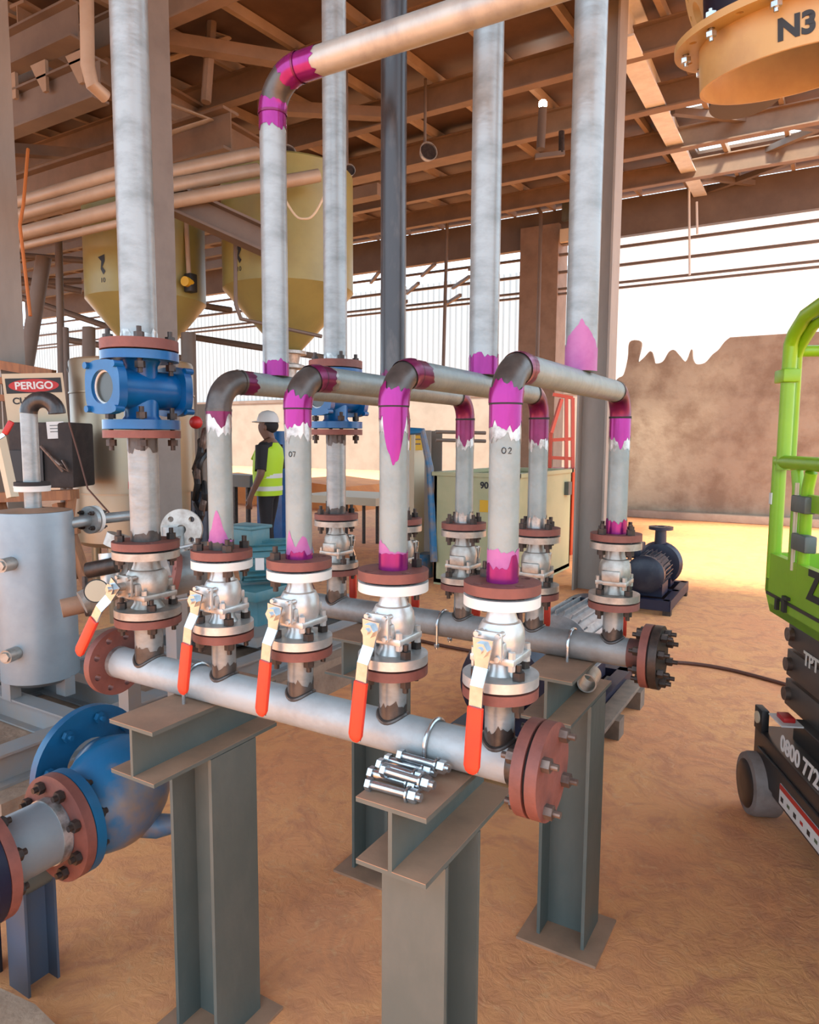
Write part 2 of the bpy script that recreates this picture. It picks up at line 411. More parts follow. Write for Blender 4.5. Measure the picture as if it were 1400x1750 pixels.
deckbox(mb, -2.1, 3.4, -2.1, 1.2); deckbox(mb, -.2, 3.4, 1.2, 5.2); deckbox(mb, -.2, 3.4, 11.0, 14.7)  # unseen deck shaped to shade the pipes and let sun on the back floor
struct(mb, 'ceiling', 'deck', origin=(0, 8, RZ(8)))
for k, y in enumerate(BY):
    z = RZ(y)
    o = MB().ibeam((-26, y, z+.15), (.5, y, z+.15), .13, .30, .018, .012).build('roof_beam', 'beam')
    tag(o, 'long tan steel roof beam running across under the brown decking', 'beam', 'roof cross beams')
for i in range(29):
    x = -24+i*.86
    if abs(x+2.15) < .25: continue
    y0 = 3.0 if x < -2.1 else 4.9
    o = MB().obox((x, y0, RZ(y0)+.36), (x, 14.3, RZ(14.3)+.36), .06, .10).build('roof_joist', 'joist')
    tag(o, 'slim roof joist running away between the cross beams and the decking', 'joist', 'roof joists')
ra, rb = W(1062, 62, y=7.15), W(1197, 334, y=WY-.1)
o = MB().ibeam(ra+V((0, 0, .2)), rb+V((0, 0, .2)), .23, .42, .02, .012).build('roof_rafter', 'rafter_light')
tag(o, 'pale steel roof rafter running from the column to the bright far wall', 'rafter')
# diagonal bracing
for k, (a, b, za, zb) in enumerate([((236, 62), (500, 105), 5.3, 5.35), ((440, 183), (700, 198), 5.4, 5.5), ((-30, 252), (210, 270), 4.9, 5.2), ((560, 148), (1010, 300), 5.5, 5.6)][:3]):
    o = MB().obox(W(*a, z=za), W(*b, z=zb), .14, .12).build('roof_brace', 'beam')
    tag(o, ['diagonal roof brace behind the top of the large left pipe', 'diagonal roof brace passing behind the magenta elbow pipe', 'diagonal roof brace at the far left above the pipe rack'][k], 'brace')
# right side bracing under the open roof strips
for k, (a, b) in enumerate([((1150, 190), (1400, 218)), ((1200, 305), (1400, 218)), ((1185, 300), (1420, 330)), ((1200, 330), (1420, 250))]):
    ya = onroof(*a, .25); yb = onroof(*b, .25)
    o = MB().obox(ya, yb, .09, .09).build('roof_brace', 'beam_dark')
    tag(o, ['brown roof brace just below the yellow duct mouth', 'brown roof brace rising to the right below the lit roof strip', 'lowest brown roof brace near the wall at the right', 'brown diagonal brace leaving the end of the pale rafter'][k], 'brace')
# girders upper left
girders = [('deep brown girder with plain web at the top left corner', W(0, 205, y=4.0), 7.0, .34, 'beam_dark', (-9, W(172, 155, y=4.0).x)),
           ('brown girder above the triangular plates at the top left', W(0, 100, y=3.9), 7.0, .30, 'beam_dark', (-9, W(135, 70, y=3.9).x))]
for lb, p, _, h, m_, (x0, x1) in girders:
    o = MB().ibeam((x0, p.y, p.z), (x1, p.y, p.z), .16, h, .02, .012).build('girder', m_); tag(o, lb, 'beam')
for k, px in enumerate((8, 58, 118)):
    p = W(px, 150-px*.25, y=3.95)
    Mp = Matrix.Translation(p) @ Matrix.Rotation(PI/2, 4, 'X')
    o = MB().prism([(0, .10), (.22, .10), (.22, -.16), (.17, -.16)], .03, Mp).build('gusset_plate', 'joist')
    tag(o, 'triangular tan plate between the two girders at the top left', 'plate', 'triangular plates')
g0 = W(30, 40, z=5.2); g1 = W(445, 268, z=5.2)
o = MB().ibeam(g0, g1, .2, .36, .03, .014).build('girder', 'beam'); tag(o, 'tan girder running from the top left corner back towards the magenta elbow', 'beam')
p = W(100, 312, y=5.6)
o = MB().ibeam((-12, 5.6, p.z), (-5.5, 5.6, p.z), .22, .42, .03, .014).build('girder', 'beam'); tag(o, 'deep tan girder at the far left just above the rack pipes', 'beam')
pa, pb = W(283, 335, d=5.7), W(470, 420, d=6.05)
o = MB().ibeam(pa, pb, .17, .22, .02, .012).build('girder', 'beam_dark'); tag(o, 'dark sloping girder in front of the two yellow hoppers', 'beam')
p = W(640, 285, y=9.4)
o = MB().ibeam((-9.8, 9.4, p.z), (-4.2, 9.4, p.z), .2, .34, .03, .014).build('girder', 'beam'); tag(o, 'tan girder crossing behind the black vertical pipe', 'beam')
p = W(560, 345, y=8.6)
o = MB().obox((-9.6, 8.6, p.z), (-5.6, 8.6, p.z), .2, .16).build('girder', 'beam'); tag(o, 'lower tan girder above the right yellow hopper', 'beam')
# light hooked pipe rails upper left
for k, pts in enumerate([[(200, 2), (390, 65), (285, 102), (280, 150)], [(140, 120), (360, 205), (250, 240)]]):
    ps = [W(px, py, d=7.2) for px, py in pts]
    o = MB().tube(ps, .035, 10).build('overhead_pipe', 'pale_pipe'); tag(o, ['thin pale pipe bent down in the roof above the left pipe', 'thin pale pipe reaching behind the large left pipe under the roof'][k], 'pipe')
o = MB().tube([W(148, -20, d=4.6), W(150, 112, d=4.6), W(158, 145, d=4.6), W(180, 165, d=4.7)], .045, 14).build('drain_pipe', 'pale_pipe'); tag(o, 'tan drain pipe hanging from the roof at the top left', 'pipe')
o = MB().tube([W(365, -10, d=7.0), W(352, 175, d=7.0)], .05, 8).build('hanger_bar', 'beam'); tag(o, 'upright roof hanger bar left of the magenta elbow', 'bar')
# rack of pipes
for k, (pa, th) in enumerate([((100, 326), .085), ((100, 349), .085), ((100, 383), .095), ((100, 406), .05)]):
    p = W(*pa, y=3.75)
    o = MB().cyl((-9.5, 3.75, p.z), (W(250, 400, y=3.75).x, 3.75, p.z), th*.62, n=20).build('rack_pipe', 'pale_pipe')
    tag(o, ['topmost pale pipe of the rack at the left', 'second pale pipe of the rack at the left', 'thick third pale pipe of the left rack', 'thin lowest pipe of the left rack'][k], 'pipe')
for k, (a, b) in enumerate([((285, 295), (440, 262)), ((290, 318), (440, 290)), ((284, 346), (545, 300))]):
    o = MB().cyl(W(*a, d=5.6), W(*b, d=6.1), .055, n=18).build('rack_pipe', 'pale_pipe')
    tag(o, ['upper pale pipe between the left pipe and the magenta elbow pipe', 'middle pale pipe under the roof right of the large left pipe', 'lower pale pipe above the dark sloping girder'][k], 'pipe')
# columns
def hcol(name, px, d, w, z0, z1, m, label, xd=(1, 0, 0), h=None):
    p = W(px, 500, d=d)
    o = MB().ibeam((p.x, p.y, z0), (p.x, p.y, z1), w, h or w, .016, .012, xd).build(name, m); tag(o, label, 'column'); return o
o = MB().ibeam((-2.0, 6.98, 0), (-2.0, 6.98, 5.75), .27, .30, .02, .014, (1, 0, 0)).build('steel_column', 'column'); tag(o, 'tall steel column standing behind the right vertical pipe', 'column')
hcol('steel_column', 4, 5.6, .2, 0, 5.3, 'column', 'pale steel column at the left edge of the view')
hcol('steel_column', 266, 5.0, .20, 0, 5.4, 'column_dark', 'brown-grey steel column hidden partly behind the large left pipe')
for k, px in enumerate((925, 765)):
    o = MB().tube([W(px+(10 if k else -10), 350, y=13.9), W(px, 365, y=13.9), W(px-8, 660, y=13.9)], .04, 10).build('down_pipe', 'beam_dark')
    tag(o, ['thin pipe running down the brown concrete pillar', 'thin dark pipe running down left of the tall grey pipe'][k], 'pipe')
# props at the far left
props = [((75, 440), (42, 640), .07, 'slanted brown steel prop at the left below the rack'), ((100, 400), (108, 760), .035, 'thin upright pole beside the slanted prop'),
         ((112, 560), (120, 880), .03, 'thin dark upright pole in front of the steel tank'), ((152, 560), (152, 620), .06, 'short brown post above the steel tank'),
         ((322, 570), (326, 800), .07, 'dark upright post right of the steel tank')]
for a, b, r_, lb in props:
    b_ = W(*b, d=6.8)
    if 'short' not in lb: b_ = b_+(b_-W(*a, d=6.8))*(b_.z/(W(*a, d=6.8).z-b_.z))
    o = MB().cyl(W(*a, d=6.8), b_, r_, n=12).build('steel_post', 'beam_dark'); tag(o, lb, 'post')
for k, (a, b) in enumerate([((10, 500), (250, 580)), ((0, 470), (140, 498)), ((20, 436), (150, 446)), ((110, 580), (330, 615)), ((290, 570), (560, 612)), ((330, 520), (395, 530)), ((10, 484), (140, 480))]):
    o = MB().cyl(W(*a, d=7.6), W(*b, d=7.9), .035, n=10).build('cross_rail', 'beam_dark')
    tag(o, ['dark rail passing behind the left pipe below the hopper', 'brown rail left of the first yellow hopper', 'upper brown rail left of the first yellow hopper', 'dark rail just above the steel tank',
            'dark rail between the blue sight glass and the elbow pipe', 'short rail between the two yellow hoppers', 'brown rail rising to the first yellow hopper'][k], 'rail')
# dark back zone under roof at left (bracing girts behind hoppers)
for k in range(5):
    p = W(80, 430+k*18, y=8.2)
    o = MB().obox((-15, 8.2, p.z), (-7.6, 8.2, p.z), .08, .12).build('far_girt', 'beam_dark'); tag(o, 'dark horizontal girt in the background behind the left poles', 'rail', 'far left girts')
for k, (x0, dz) in enumerate([(-9.6, 0), (-8.2, 0), (-7, 0), (-8.6, -.35), (-7.4, -.35), (-8.9, -.7), (-7.6, -.7)]):
    z = 5.25+dz
    o = MB().obox((x0, WY-.2, z), (x0+.9, WY-1.2, z-.05), .06, .06).build('girt_brace', 'beam_dark'); tag(o, 'short brace reaching inward from the rails behind the black pipe', 'brace', 'girt braces')

# ------------------------------------------------------------------ pipe manifold
Y0, Y1 = 1.147, 1.934
ZH, ZF, ZU = H-.578, H-.248, H+.133
XS = [-1.441, -1.181, -.953, -.717, -.487]
RP, RH, RFL = .0275, .040, .069
class UPath:
    def __init__(s, x, y0, y1, z0, zu, R): s.x, s.y0, s.y1, s.z0, s.zu, s.R = x, y0, y1, z0, zu, R; s.a = zu-R-z0; s.q = R*PI/2; s.c = y1-y0-2*R; s.L = 2*s.a+2*s.q+s.c
    def at(s, t):
        a, q, c, R = s.a, s.q, s.c, s.R
        if t < a: return V((s.x, s.y0, s.z0+t)), V((0, -1, 0))
        if t < a+q:
            w = (t-a)/R; n = V((0, -math.cos(w), math.sin(w))); return V((s.x, s.y0+R, s.zu-R))+n*R, n
        if t < a+q+c: return V((s.x, s.y0+R+t-a-q, s.zu)), V((0, 0, 1))
        if t < a+2*q+c:
            w = (t-a-q-c)/R; n = V((0, math.sin(w), math.cos(w))); return V((s.x, s.y1-R, s.zu-R))+n*R, n
        return V((s.x, s.y1, s.zu-R-(t-a-2*q-c))), V((0, 1, 0))
class VPath:                                # straight path, b axis chosen so that theta 0.4 looks at the camera
    def __init__(s, p, d, L, n=(0, -1, 0)): s.p = V(p); s.d = V(d).normalized(); s.L = L; s.n = V(n); s.x = None
    def at(s, t): return s.p+s.d*t, s.n
def sleeve(path, s0, s1, r, m=None, N=40, step=.006, b=V((1, 0, 0)), caps=False):
    mb = MB(); f0 = s0 if callable(s0) else (lambda a: s0); f1 = s1 if callable(s1) else (lambda a: s1)
    mid = abs(f1(0)-f0(0)); K = max(2, int(max(mid, .02)/step)); vs = []; fs = []
    for k in range(K+1):
        for i in range(N):
            a = 2*PI*i/N; t = f0(a)+(f1(a)-f0(a))*k/K; p, n = path.at(max(0, min(t, path.L)))
            vs.append(p+(n*math.cos(a)+b*math.sin(a))*r)
    for k in range(K):
        for i in range(N):
            j = (i+1) % N; fs.append((k*N+i, k*N+j, (k+1)*N+j, (k+1)*N+i))
    if caps: fs.append(tuple(range(N))[::-1]); fs.append(tuple(K*N+i for i in range(N)))
    mb.add(vs, fs); return mb
def ragged(base, amp, seed, spikes=(), sgn=1):
    rr = random.Random(seed); ph = [rr.uniform(0, 6.28) for _ in range(4)]
    def f(a):
        v = base+amp*(.5*math.sin(3*a+ph[0])+.35*math.sin(7*a+ph[1])+.3*math.sin(13*a+ph[2])+.2*math.sin(19*a+ph[3]))
        for c, w, h in spikes:
            d = (a-c+PI) % (2*PI)-PI; v += sgn*h*max(0, 1-abs(d)/w)**.8
        return v
    return f
def flange_bolts(parent, p, d, rc, grip, k=4, name='stud_bolt', nut=.0115, rot=0., skip=()):
    M = frame(d) @ Matrix.Rotation(rot, 4, 'Z')
    for q in range(k):
        if q in skip: continue
        a = 2*PI*(q+.5)/k; c = V(p)+(M.to_3x3() @ V((rc*math.cos(a), rc*math.sin(a), 0)))
        mb = MB(); bolt(mb, c, d, grip, nut*.75, nut); mb.build(name, 'bolt', parent)
ZL = H-.415                                  # top of the valve's lower flange
TF = .018
def ball_valve(x, y, label, side=-1, scale=1., lever_ang=0., m='stain', group=None, rot=.25, rf=RFL):
    """vertical flanged ball valve between its two flanges; lever on the -Y or +Y side"""
    zt = ZF-TF-.005; zb = ZL
    t = thing('ball_valve', label, 'valve', (x, y, zb-TF), group)
    MB().plate(rf, .022, (4, rf*.76), .008, (x, y, zt-TF), (0, 0, 1), TF, rot=rot).build('upper_flange', 'white_ring' if m == 'stain' else m, t)
    MB().plate(rf, .022, (4, rf*.76), .008, (x, y, zb-TF), (0, 0, 1), TF, rot=rot).build('lower_flange', m, t)
    zm = (zt-TF+zb)/2; k = scale
    mb = MB()
    mb.lathe([(.034*k, zb-.001), (.027*k, zb+.012), (.026*k, zm-.038), (.034*k, zm-.034), (.040*k, zm-.022), (.043*k, zm), (.041*k, zm+.020), (.035*k, zm+.032),
              (.030*k, zm+.034), (.026*k, zm+.046), (.025*k, zt-TF-.006), (.032*k, zt-TF)], (x, y, 0), (0, 0, 1), 32)
    mb.cbox((x, y, zm-.030), (.085*k, .085*k, .014), bev=.003); mb.cbox((x, y, zm-.010), (.050*k, .094*k, .030), bev=.004)
    for q in range(4):
        a = PI/4+q*PI/2; mb.hexa((x+.050*k*math.cos(a), y+.050*k*math.sin(a), zm-.046), (x+.050*k*math.cos(a), y+.050*k*math.sin(a), zm-.012), .007)
    mb.build('body', m if m != 'stain_dirty' else 'stain_dirty', t)
    # stem bonnet pointing out of the body
    s = side; ys = y+s*.040*k; ye = y+s*.082*k
    mb = MB(); mb.cyl((x, y, zm), (x, ys+s*.012, zm), .021); mb.cbox((x, ys+s*.016, zm), (.052, .008, .052), bev=.003); mb.cyl((x, ys, zm), (x, ye, zm), .010, n=16)
    for dx, dz in ((-.02, -.02), (.02, .02), (-.02, .02), (.02, -.02)): mb.cyl((x+dx, ys, zm+dz), (x+dx, ys+s*.026, zm+dz), .005, n=10)
    mb.build('stem', m, t)
    mb = MB(); mb.hexa((x, ye-s*.004, zm), (x, ye+s*.010, zm), .014); mb.cyl((x, ye, zm), (x, ye+s*.016, zm), .006, n=12); mb.build('stem_nut', 'zinc', t)
    # lever: hub plate, shank stepping outwards, then the sleeve
    R_ = Matrix.Translation((x, ye, zm)) @ Matrix.Rotation(lever_ang, 4, 'Y')
    prof = [(0, .018), (0, -.032), (s*.014, -.062), (s*.014, -.215)]
    mb = MB(); w = .012; tk = .004
    for i in range(3):
        (a, za), (b, zb_) = prof[i], prof[i+1]; ww = (.019, .013, .012)[i]
        mb.add([(-ww, a, za), (ww, a, za), (ww, a+tk, za), (-ww, a+tk, za), (-w, b, zb_), (w, b, zb_), (w, b+tk, zb_), (-w, b+tk, zb_)],
               [(0,1,2,3),(7,6,5,4),(0,4,5,1),(1,5,6,2),(2,6,7,3),(3,7,4,0)], R_)
    lv = mb.build('lever', 'zinc', t)
    mb = MB(); n = 14; vs = []; fs = []
    zz = [-.098, -.100, -.16, -.205, -.214, -.219]; wd_ = [.0125, .0145, .0150, .0150, .0118, .006]; th = [.005, .0065, .0068, .0066, .0055, .003]
    for z, w1, t1 in zip(zz, wd_, th):
        for i in range(n): a = 2*PI*i/n; ca, sa = math.cos(a), math.sin(a); e = .6; vs.append((w1*math.copysign(abs(ca)**e, ca), s*.014+.002+t1*math.copysign(abs(sa)**e, sa), z))
    for k_ in range(len(zz)-1):
        for i in range(n): j = (i+1) % n; fs.append((k_*n+i, k_*n+j, (k_+1)*n+j, (k_+1)*n+i))
    fs += [tuple(range(n)), tuple((len(zz)-1)*n+i for i in range(n))]
    mb.add(vs, fs, R_); mb.build('grip', 'grip', lv, 'orange plastic grip')
    return t
def weld(path, s, r, b=V((1, 0, 0))): return sleeve(path, s-.003, s+.003, r, step=.003, b=b)

def header(y, label, xl, xr, m, blind='rust', flanges_left=True):
    t = thing('pipe_header', label, 'pipe', ((xl+xr)/2, y, ZH-RH))
    MB().cyl((xl, y, ZH), (xr, y, ZH), RH, n=40).build('header_pipe', m, t)
    for i, x in enumerate(XS):
        r = .034 if i == 0 else RP
        mb = MB(); mb.cyl((x, y, ZH), (x, y, ZL-TF-.004-.016), r, n=28); nz = mb.build('nozzle', 'galv', t)
        mb = MB(); vs = []      # saddle weld
        mb.tube([(x+(r+.002)*math.cos(a), y+(r+.002)*math.sin(a), ZH+math.sqrt(max(0, RH**2-((r+.002)*math.sin(a))**2))+.001) for a in [2*PI*k/28 for k in range(29)]], .0045, 8, caps=False).build('weld_bead', 'bare', nz); Pn = VPath((x, y, ZH), (0, 0, 1), .1); sleeve(Pn, 0, ragged(RH+.022, .010, 100+i), r+.0007).build('burnt_patch', 'bare', nz, 'dark heat-burnt steel'); sleeve(Pn, ragged(ZL-TF-.02-ZH-.014, .006, 120+i), ZL-TF-.02-ZH, r+.0007).build('burnt_patch', 'bare', nz, 'dark heat-burnt steel')
        rf = .080 if i == 0 else RFL
        MB().plate(rf, r-.003, (4, rf*.76), .008, (x, y, ZL-TF-.004-TF), (0, 0, 1), TF, rot=.25).build('nozzle_flange', 'rust', t)
        MB().cyl((x, y, ZL-TF-.0045), (x, y, ZL-TF+.0005), rf*.72, n=32).build('gasket', 'gasket', t)
        flange_bolts(t, (x, y, ZL-TF-.002), (0, 0, 1), rf*.76, TF*2+.005, rot=.25)
    return t
fh = header(Y0, 'light grey front pipe header ending in a red-brown blind flange', -1.565, -.405, 'header')
rb_ = .086
MB().plate(rb_, RH-.004, (4, rb_*.77), .009, (-.432, Y0, ZH), (1, 0, 0), .021, rot=.2).build('end_flange', 'rust', fh)
MB().plate(rb_, 0, (4, rb_*.77), .009, (-.405, Y0, ZH), (1, 0, 0), .021, rot=.2).build('blind_flange', 'rust', fh)
MB().cyl((-.4115, Y0, ZH), (-.4045, Y0, ZH), rb_*.9, n=40).build('gasket', 'gasket', fh)
M_ = frame((1, 0, 0)) @ Matrix.Rotation(.2, 4, 'Z')
for q in range(4):
    a = 2*PI*(q+.5)/4; c = V((-.408, Y0, ZH))+M_.to_3x3() @ V((rb_*.77*math.cos(a), rb_*.77*math.sin(a), 0)); mb = MB(); bolt(mb, c, (1, 0, 0), .048, .009, .013); mb.build('stud_bolt', 'bolt_grey', fh)
MB().plate(rb_, RH-.004, (8, rb_*.77), .009, (-1.585, Y0, ZH), (1, 0, 0), .021).build('end_flange', 'rust', fh)
MB().pipe((-1.585, Y0, ZH), (-1.55, Y0, ZH), RH+.001, RH-.004).build('weld_ring', 'bright', fh)
MB().cyl((-.46, Y0, ZH), (-.432, Y0, ZH), RH+.0012, n=36).build('ground_end', 'bare', fh)
bh = header(Y1, 'dull grey rear pipe header ending in a black-faced flange', -1.60, -.375, 'header_dark')
MB().plate(rb_, RH-.004, (8, rb_*.77), .009, (-.400, Y1, ZH), (1, 0, 0), .021).build('end_flange', 'rust', bh)
MB().plate(rb_, 0, (8, rb_*.77), .009, (-.374, Y1, ZH), (1, 0, 0), .021).build('blind_flange', 'bolt', bh)
MB().cyl((-.4, Y1, ZH), (-.373, Y1, ZH), rb_*.9, n=40).build('gasket', 'gasket', bh)
flange_bolts(bh, (-.376, Y1, ZH), (1, 0, 0), rb_*.77, .050, k=8, nut=.012)
MB().cyl((-.44, Y1, ZH), (-.400, Y1, ZH), RH+.0012, n=36).build('ground_end', 'rust_dark', bh)
MB().plate(rb_, RH-.004, (8, rb_*.77), .009, (-1.62, Y1, ZH), (1, 0, 0), .021).build('end_flange', 'rust', bh)

FL = ['front ball valve below the blue sight glass, lever swung to the left',
      'front ball valve under the pipe with the bare dark elbow', 'third ball valve of the front row, under the pipe marked 07',
      'fourth ball valve of the front row, second from the near end', 'front ball valve nearest the blind flange, under the pipe marked 02']
BL_ = ['first ball valve of the rear row, under the rear blue sight glass', 'rear ball valve mostly hidden behind the front pipe with the long pink drip',
      'third ball valve of the rear row, in front of the cream tank', 'fourth ball valve of the rear row, half behind the nearest pipe', 'last ball valve of the rear row, next to the black-faced flange']
for i, x in enumerate(XS):
    ball_valve(x, Y0, FL[i], -1, 1.2 if i == 0 else 1., .62 if i == 0 else (.02, .16, .13, .12, .05)[i], 'stain_dirty' if i == 0 else 'stain', rot=.25, rf=.080 if i == 0 else RFL)
for i, x in enumerate(XS):
    ball_valve(x, Y1, BL_[i], 1, 1., 0., 'stain_dirty', rot=.25, rf=.075 if i == 0 else RFL)

def pipe_flange(t, x, y, rf, r, skip=(), stud=True):
    MB().plate(rf, r-.002, (4, rf*.76), .009, (x, y, ZF-TF), (0, 0, 1), TF, rot=.25).build('flange', 'rust', t)
    MB().cyl((x, y, ZF-TF-.0055), (x, y, ZF-TF+.0005), rf*.80, n=32).build('gasket', 'gasket', t)
    flange_bolts(t, (x, y, ZF-TF-.0025), (0, 0, 1), rf*.76, TF*2+.005, rot=.25, skip=skip)
def strokes(t, x, y, z, r, th0, polys, s=.010, w=.0009):
    """pen marks on a vertical pipe: polys of (u,v) points, u to the right as the camera sees it"""
    mb = MB()
    for pl in polys:
        pts = []
        for u, v in pl:
            a = th0+u*s/r; n = V((math.sin(a), -math.cos(a), 0)); pts.append(V((x, y, z+v*s))+n*(r+.0006))
        mb.tube(pts, w, 5)
    return mb.build('pen_mark', 'black', t, 'handwritten pen number')
oo = [(.35*math.cos(k*.523)-.5, .5+.5*math.sin(k*.523)) for k in range(13)]
two = [(.3, .8), (.5, 1), (.75, .9), (.75, .6), (.3, 0), (.8, 0)]; seven = [(.25, 1), (.8, 1), (.5, 0)]
RE = .066
UL = ['grey bridging pipe with a bare dark elbow and pink patch at its foot', 'grey bridging pipe marked 07 with magenta weld bands',
      'grey bridging pipe with a long pink drip below its front elbow', 'nearest grey bridging pipe, marked 02, with magenta weld bands']
def u_pipe(i):
    x = XS[i]; U = UPath(x, Y0, Y1, ZF, ZU, RE); a, q, c = U.a, U.q, U.c
    t = thing('bridging_pipe', UL[i-1], 'pipe', (x, Y0, ZF))
    r = RP; e = .0007
    sleeve(U, 0, a, r, step=.05, caps=True).build('front_leg', 'primer', t)
    sleeve(U, a, a+q, r+.0008).build('elbow', 'bare', t, 'bare dark steel elbow')
    sleeve(U, a+q, a+q+c, r, step=.05).build('crossover', 'primer', t)
    sleeve(U, a+q+c, a+2*q+c, r+.0008).build('elbow', 'magenta_dark', t, 'magenta-painted rear elbow')
    sleeve(U, a+2*q+c, U.L, r, step=.05, caps=True).build('rear_leg', 'primer', t)
    pipe_flange(t, x, Y0, RFL, r, skip={1: (), 2: (1, 2, 3), 3: (0, 1, 3), 4: (1, 2, 0)}[i]); pipe_flange(t, x, Y1, RFL, r)
    for s in (a, a+q, a+q+c, a+2*q+c): weld(U, s, r+.0022).build('weld_ring', 'bare' if i == 1 else 'gasket', t)
    P = lambda s0, s1, m, k=1: sleeve(U, s0, s1, r+e*k, N=64).build('paint_patch', m, t, {'magenta': 'magenta primer patch', 'magenta_dark': 'dark magenta primer patch', 'pink': 'chalky pink primer patch', 'bright': 'bare ground steel patch', 'bare': 'dark bare steel patch'}[m])
    cam_t = .42
    if i == 1:
        P(0, ragged(.022, .004, 11), 'bare', 1); P(ragged(.018, .004, 3), ragged(.022, .004, 5, [(cam_t, .9, .055), (cam_t+.1, .5, .02)]), 'pink', 2)
        P(ragged(a-.05, .012, 8), a, 'bright', 1); P(ragged(a-.012, .006, 9, [(1.0, .6, .03)], -1), a-.001, 'magenta_dark', 2)
        P(a+q, ragged(a+q+.035, .008, 4), 'magenta_dark', 1)
    if i == 2:
        P(0, ragged(.012, .005, 21, [(cam_t-.5, .5, .05), (cam_t+.6, .7, .045), (PI, 1.5, .03)]), 'pink', 1); P(0, ragged(.014, .007, 22), 'magenta', 2)
        P(ragged(a-.062, .012, 23), a, 'bright', 1); P(ragged(a-.036, .008, 24), a-.002, 'magenta', 2); P(a, ragged(a+.022, .008, 25), 'magenta', 4)
        P(a+q-.022, a+q, 'magenta_dark', 4); P(a+q, ragged(a+q+.032, .007, 26), 'magenta_dark', 2); P(a+q, ragged(a+q+.045, .009, 28), 'bright', 1)
        strokes(t, x, Y0, ZF+.215, r, cam_t-.15, [oo, [(u-.2, v) for u, v in seven]])
    if i == 3:
        P(0, ragged(.036, .003, 31, [(cam_t-.9, .8, .025)]), 'pink', 1); P(0, ragged(.033, .002, 32), 'magenta', 2)
        P(ragged(a-.03, .012, 33, [(cam_t+.2, .9, .085)], -1), a-.002, 'magenta', 2); P(ragged(a-.055, .01, 35), a-.02, 'bright', 1); P(a, ragged(a+.026, .008, 34), 'magenta', 4)
        P(a+q-.028, a+q, 'magenta_dark', 4); P(a+q, ragged(a+q+.040, .008, 36), 'magenta_dark', 2)
    if i == 4:
        P(0, ragged(.058, .005, 41), 'pink', 1); P(0, ragged(.030, .007, 42, [(cam_t+.8, .5, .02)]), 'magenta', 2)
        P(ragged(a-.062, .010, 43), a, 'bright', 1); P(ragged(a-.042, .010, 44), a-.002, 'magenta', 2); P(a, ragged(a+.024, .007, 45), 'magenta', 4)
        P(a+q-.018, a+q, 'magenta_dark', 4); P(a+q, ragged(a+q+.022, .005, 46), 'magenta_dark', 2)
        strokes(t, x, Y0, ZF+.228, r, cam_t+.1, [oo, two])
    z = a+2*q+c
    P(z, ragged(z+.06, .012, 50+i, [(PI-.4, .5, .015)]), 'magenta_dark' if i < 4 else 'magenta', 2); P(z, ragged(z+.085, .01, 60+i), 'bright', 1)
    if i == 4: P(ragged(U.L-.035, .008, 70), U.L, 'magenta', 2)
    else: P(ragged(U.L-.03, .008, 70+i), U.L, 'bright', 2)
    return t
for i in range(1, 5): u_pipe(i)

# risers teeing off the bridging pipes
def riser(x, y, r, label, m, patch=None, zt=5.3, spikes=(), pm='magenta'):
    z0 = ZU+RP-.003
    t = thing('riser_pipe', label, 'pipe', (x, y, z0))
    Pth = VPath((x, y, z0), (0, 0, 1), zt-z0)
    MB().cyl((x, y, z0), (x, y, zt), r, n=36).build('pipe', m, t)
    if patch: sleeve(Pth, 0, ragged(patch, .008, int(abs(x)*1000), spikes), r+.0008, N=64).build('paint_patch', pm, t, 'magenta primer patch')
    return t
riser(-.953, 1.52, .0315, 'black steel riser pipe in the middle of the view', 'black_pipe', .015, pm='magenta_dark')
riser(-.717, 1.55, .035, 'galvanized riser pipe second from the right', 'galv', .045)
riser(-.487, 1.57, .035, 'rightmost galvanized riser pipe with a tall pink patch at its foot', 'galv', .055, spikes=[(.2, 1.1, .055)], pm='pink')
# riser that turns into the long overhead pipe
t = thing('overhead_riser', 'riser pipe turning through a magenta elbow into a long overhead pipe', 'pipe', (-1.181, 1.34, ZU))
xt, yt, rt_ = -1.181, 1.34, .0315
zb = ZU+RP-.003; zt = W(522, 112, y=yt).z; Re = .085
MB().cyl((xt, yt, zb), (xt, yt, zt-Re), rt_, n=36).build('pipe', 'galv', t)
class EPath:
    def __init__(s): s.a = zt-Re-zb; s.q = Re*PI/2; s.L = s.a+s.q+2
    def at(s, u):
        if u < s.a: return V((xt, yt, zb+u)), V((-1, 0, 0))
        if u < s.a+s.q: w = (u-s.a)/Re; n = V((-math.cos(w), 0, math.sin(w))); return V((xt+Re, yt, zt-Re))+n*Re, n
        return V((xt+Re+u-s.a-s.q, yt, zt)), V((0, 0, 1))
E_ = EPath(); bY = V((0, -1, 0))
sleeve(E_, E_.a, E_.a+E_.q, rt_+.001, b=bY).build('elbow', 'bare', t, 'bare dark steel elbow')
pe = W(1150, -50, y=yt); pe = V((-.20, yt, zt-.01))
MB().cyl((xt+Re, yt, zt), pe, rt_, n=36).build('overhead_pipe', 'galv_warm', t)
for s0, s1, m in ((0, ragged(.035, .006, 91), 'magenta'),): sleeve(E_, s0, s1, rt_+.0008, b=bY, N=64).build('paint_patch', m, t, 'magenta primer patch')
sleeve(E_, ragged(E_.a-.035, .008, 92), E_.a+.001, rt_+.001, b=bY, N=64).build('paint_patch', 'magenta', t, 'magenta primer patch')
sleeve(E_, E_.a, ragged(E_.a+.03, .006, 93), rt_+.0022, b=bY, N=64).build('paint_patch', 'magenta', t, 'magenta primer patch')
sleeve(E_, ragged(E_.a+E_.q-.045, .01, 94), E_.a+E_.q, rt_+.0022, b=bY, N=64).build('paint_patch', 'magenta', t, 'magenta primer patch')
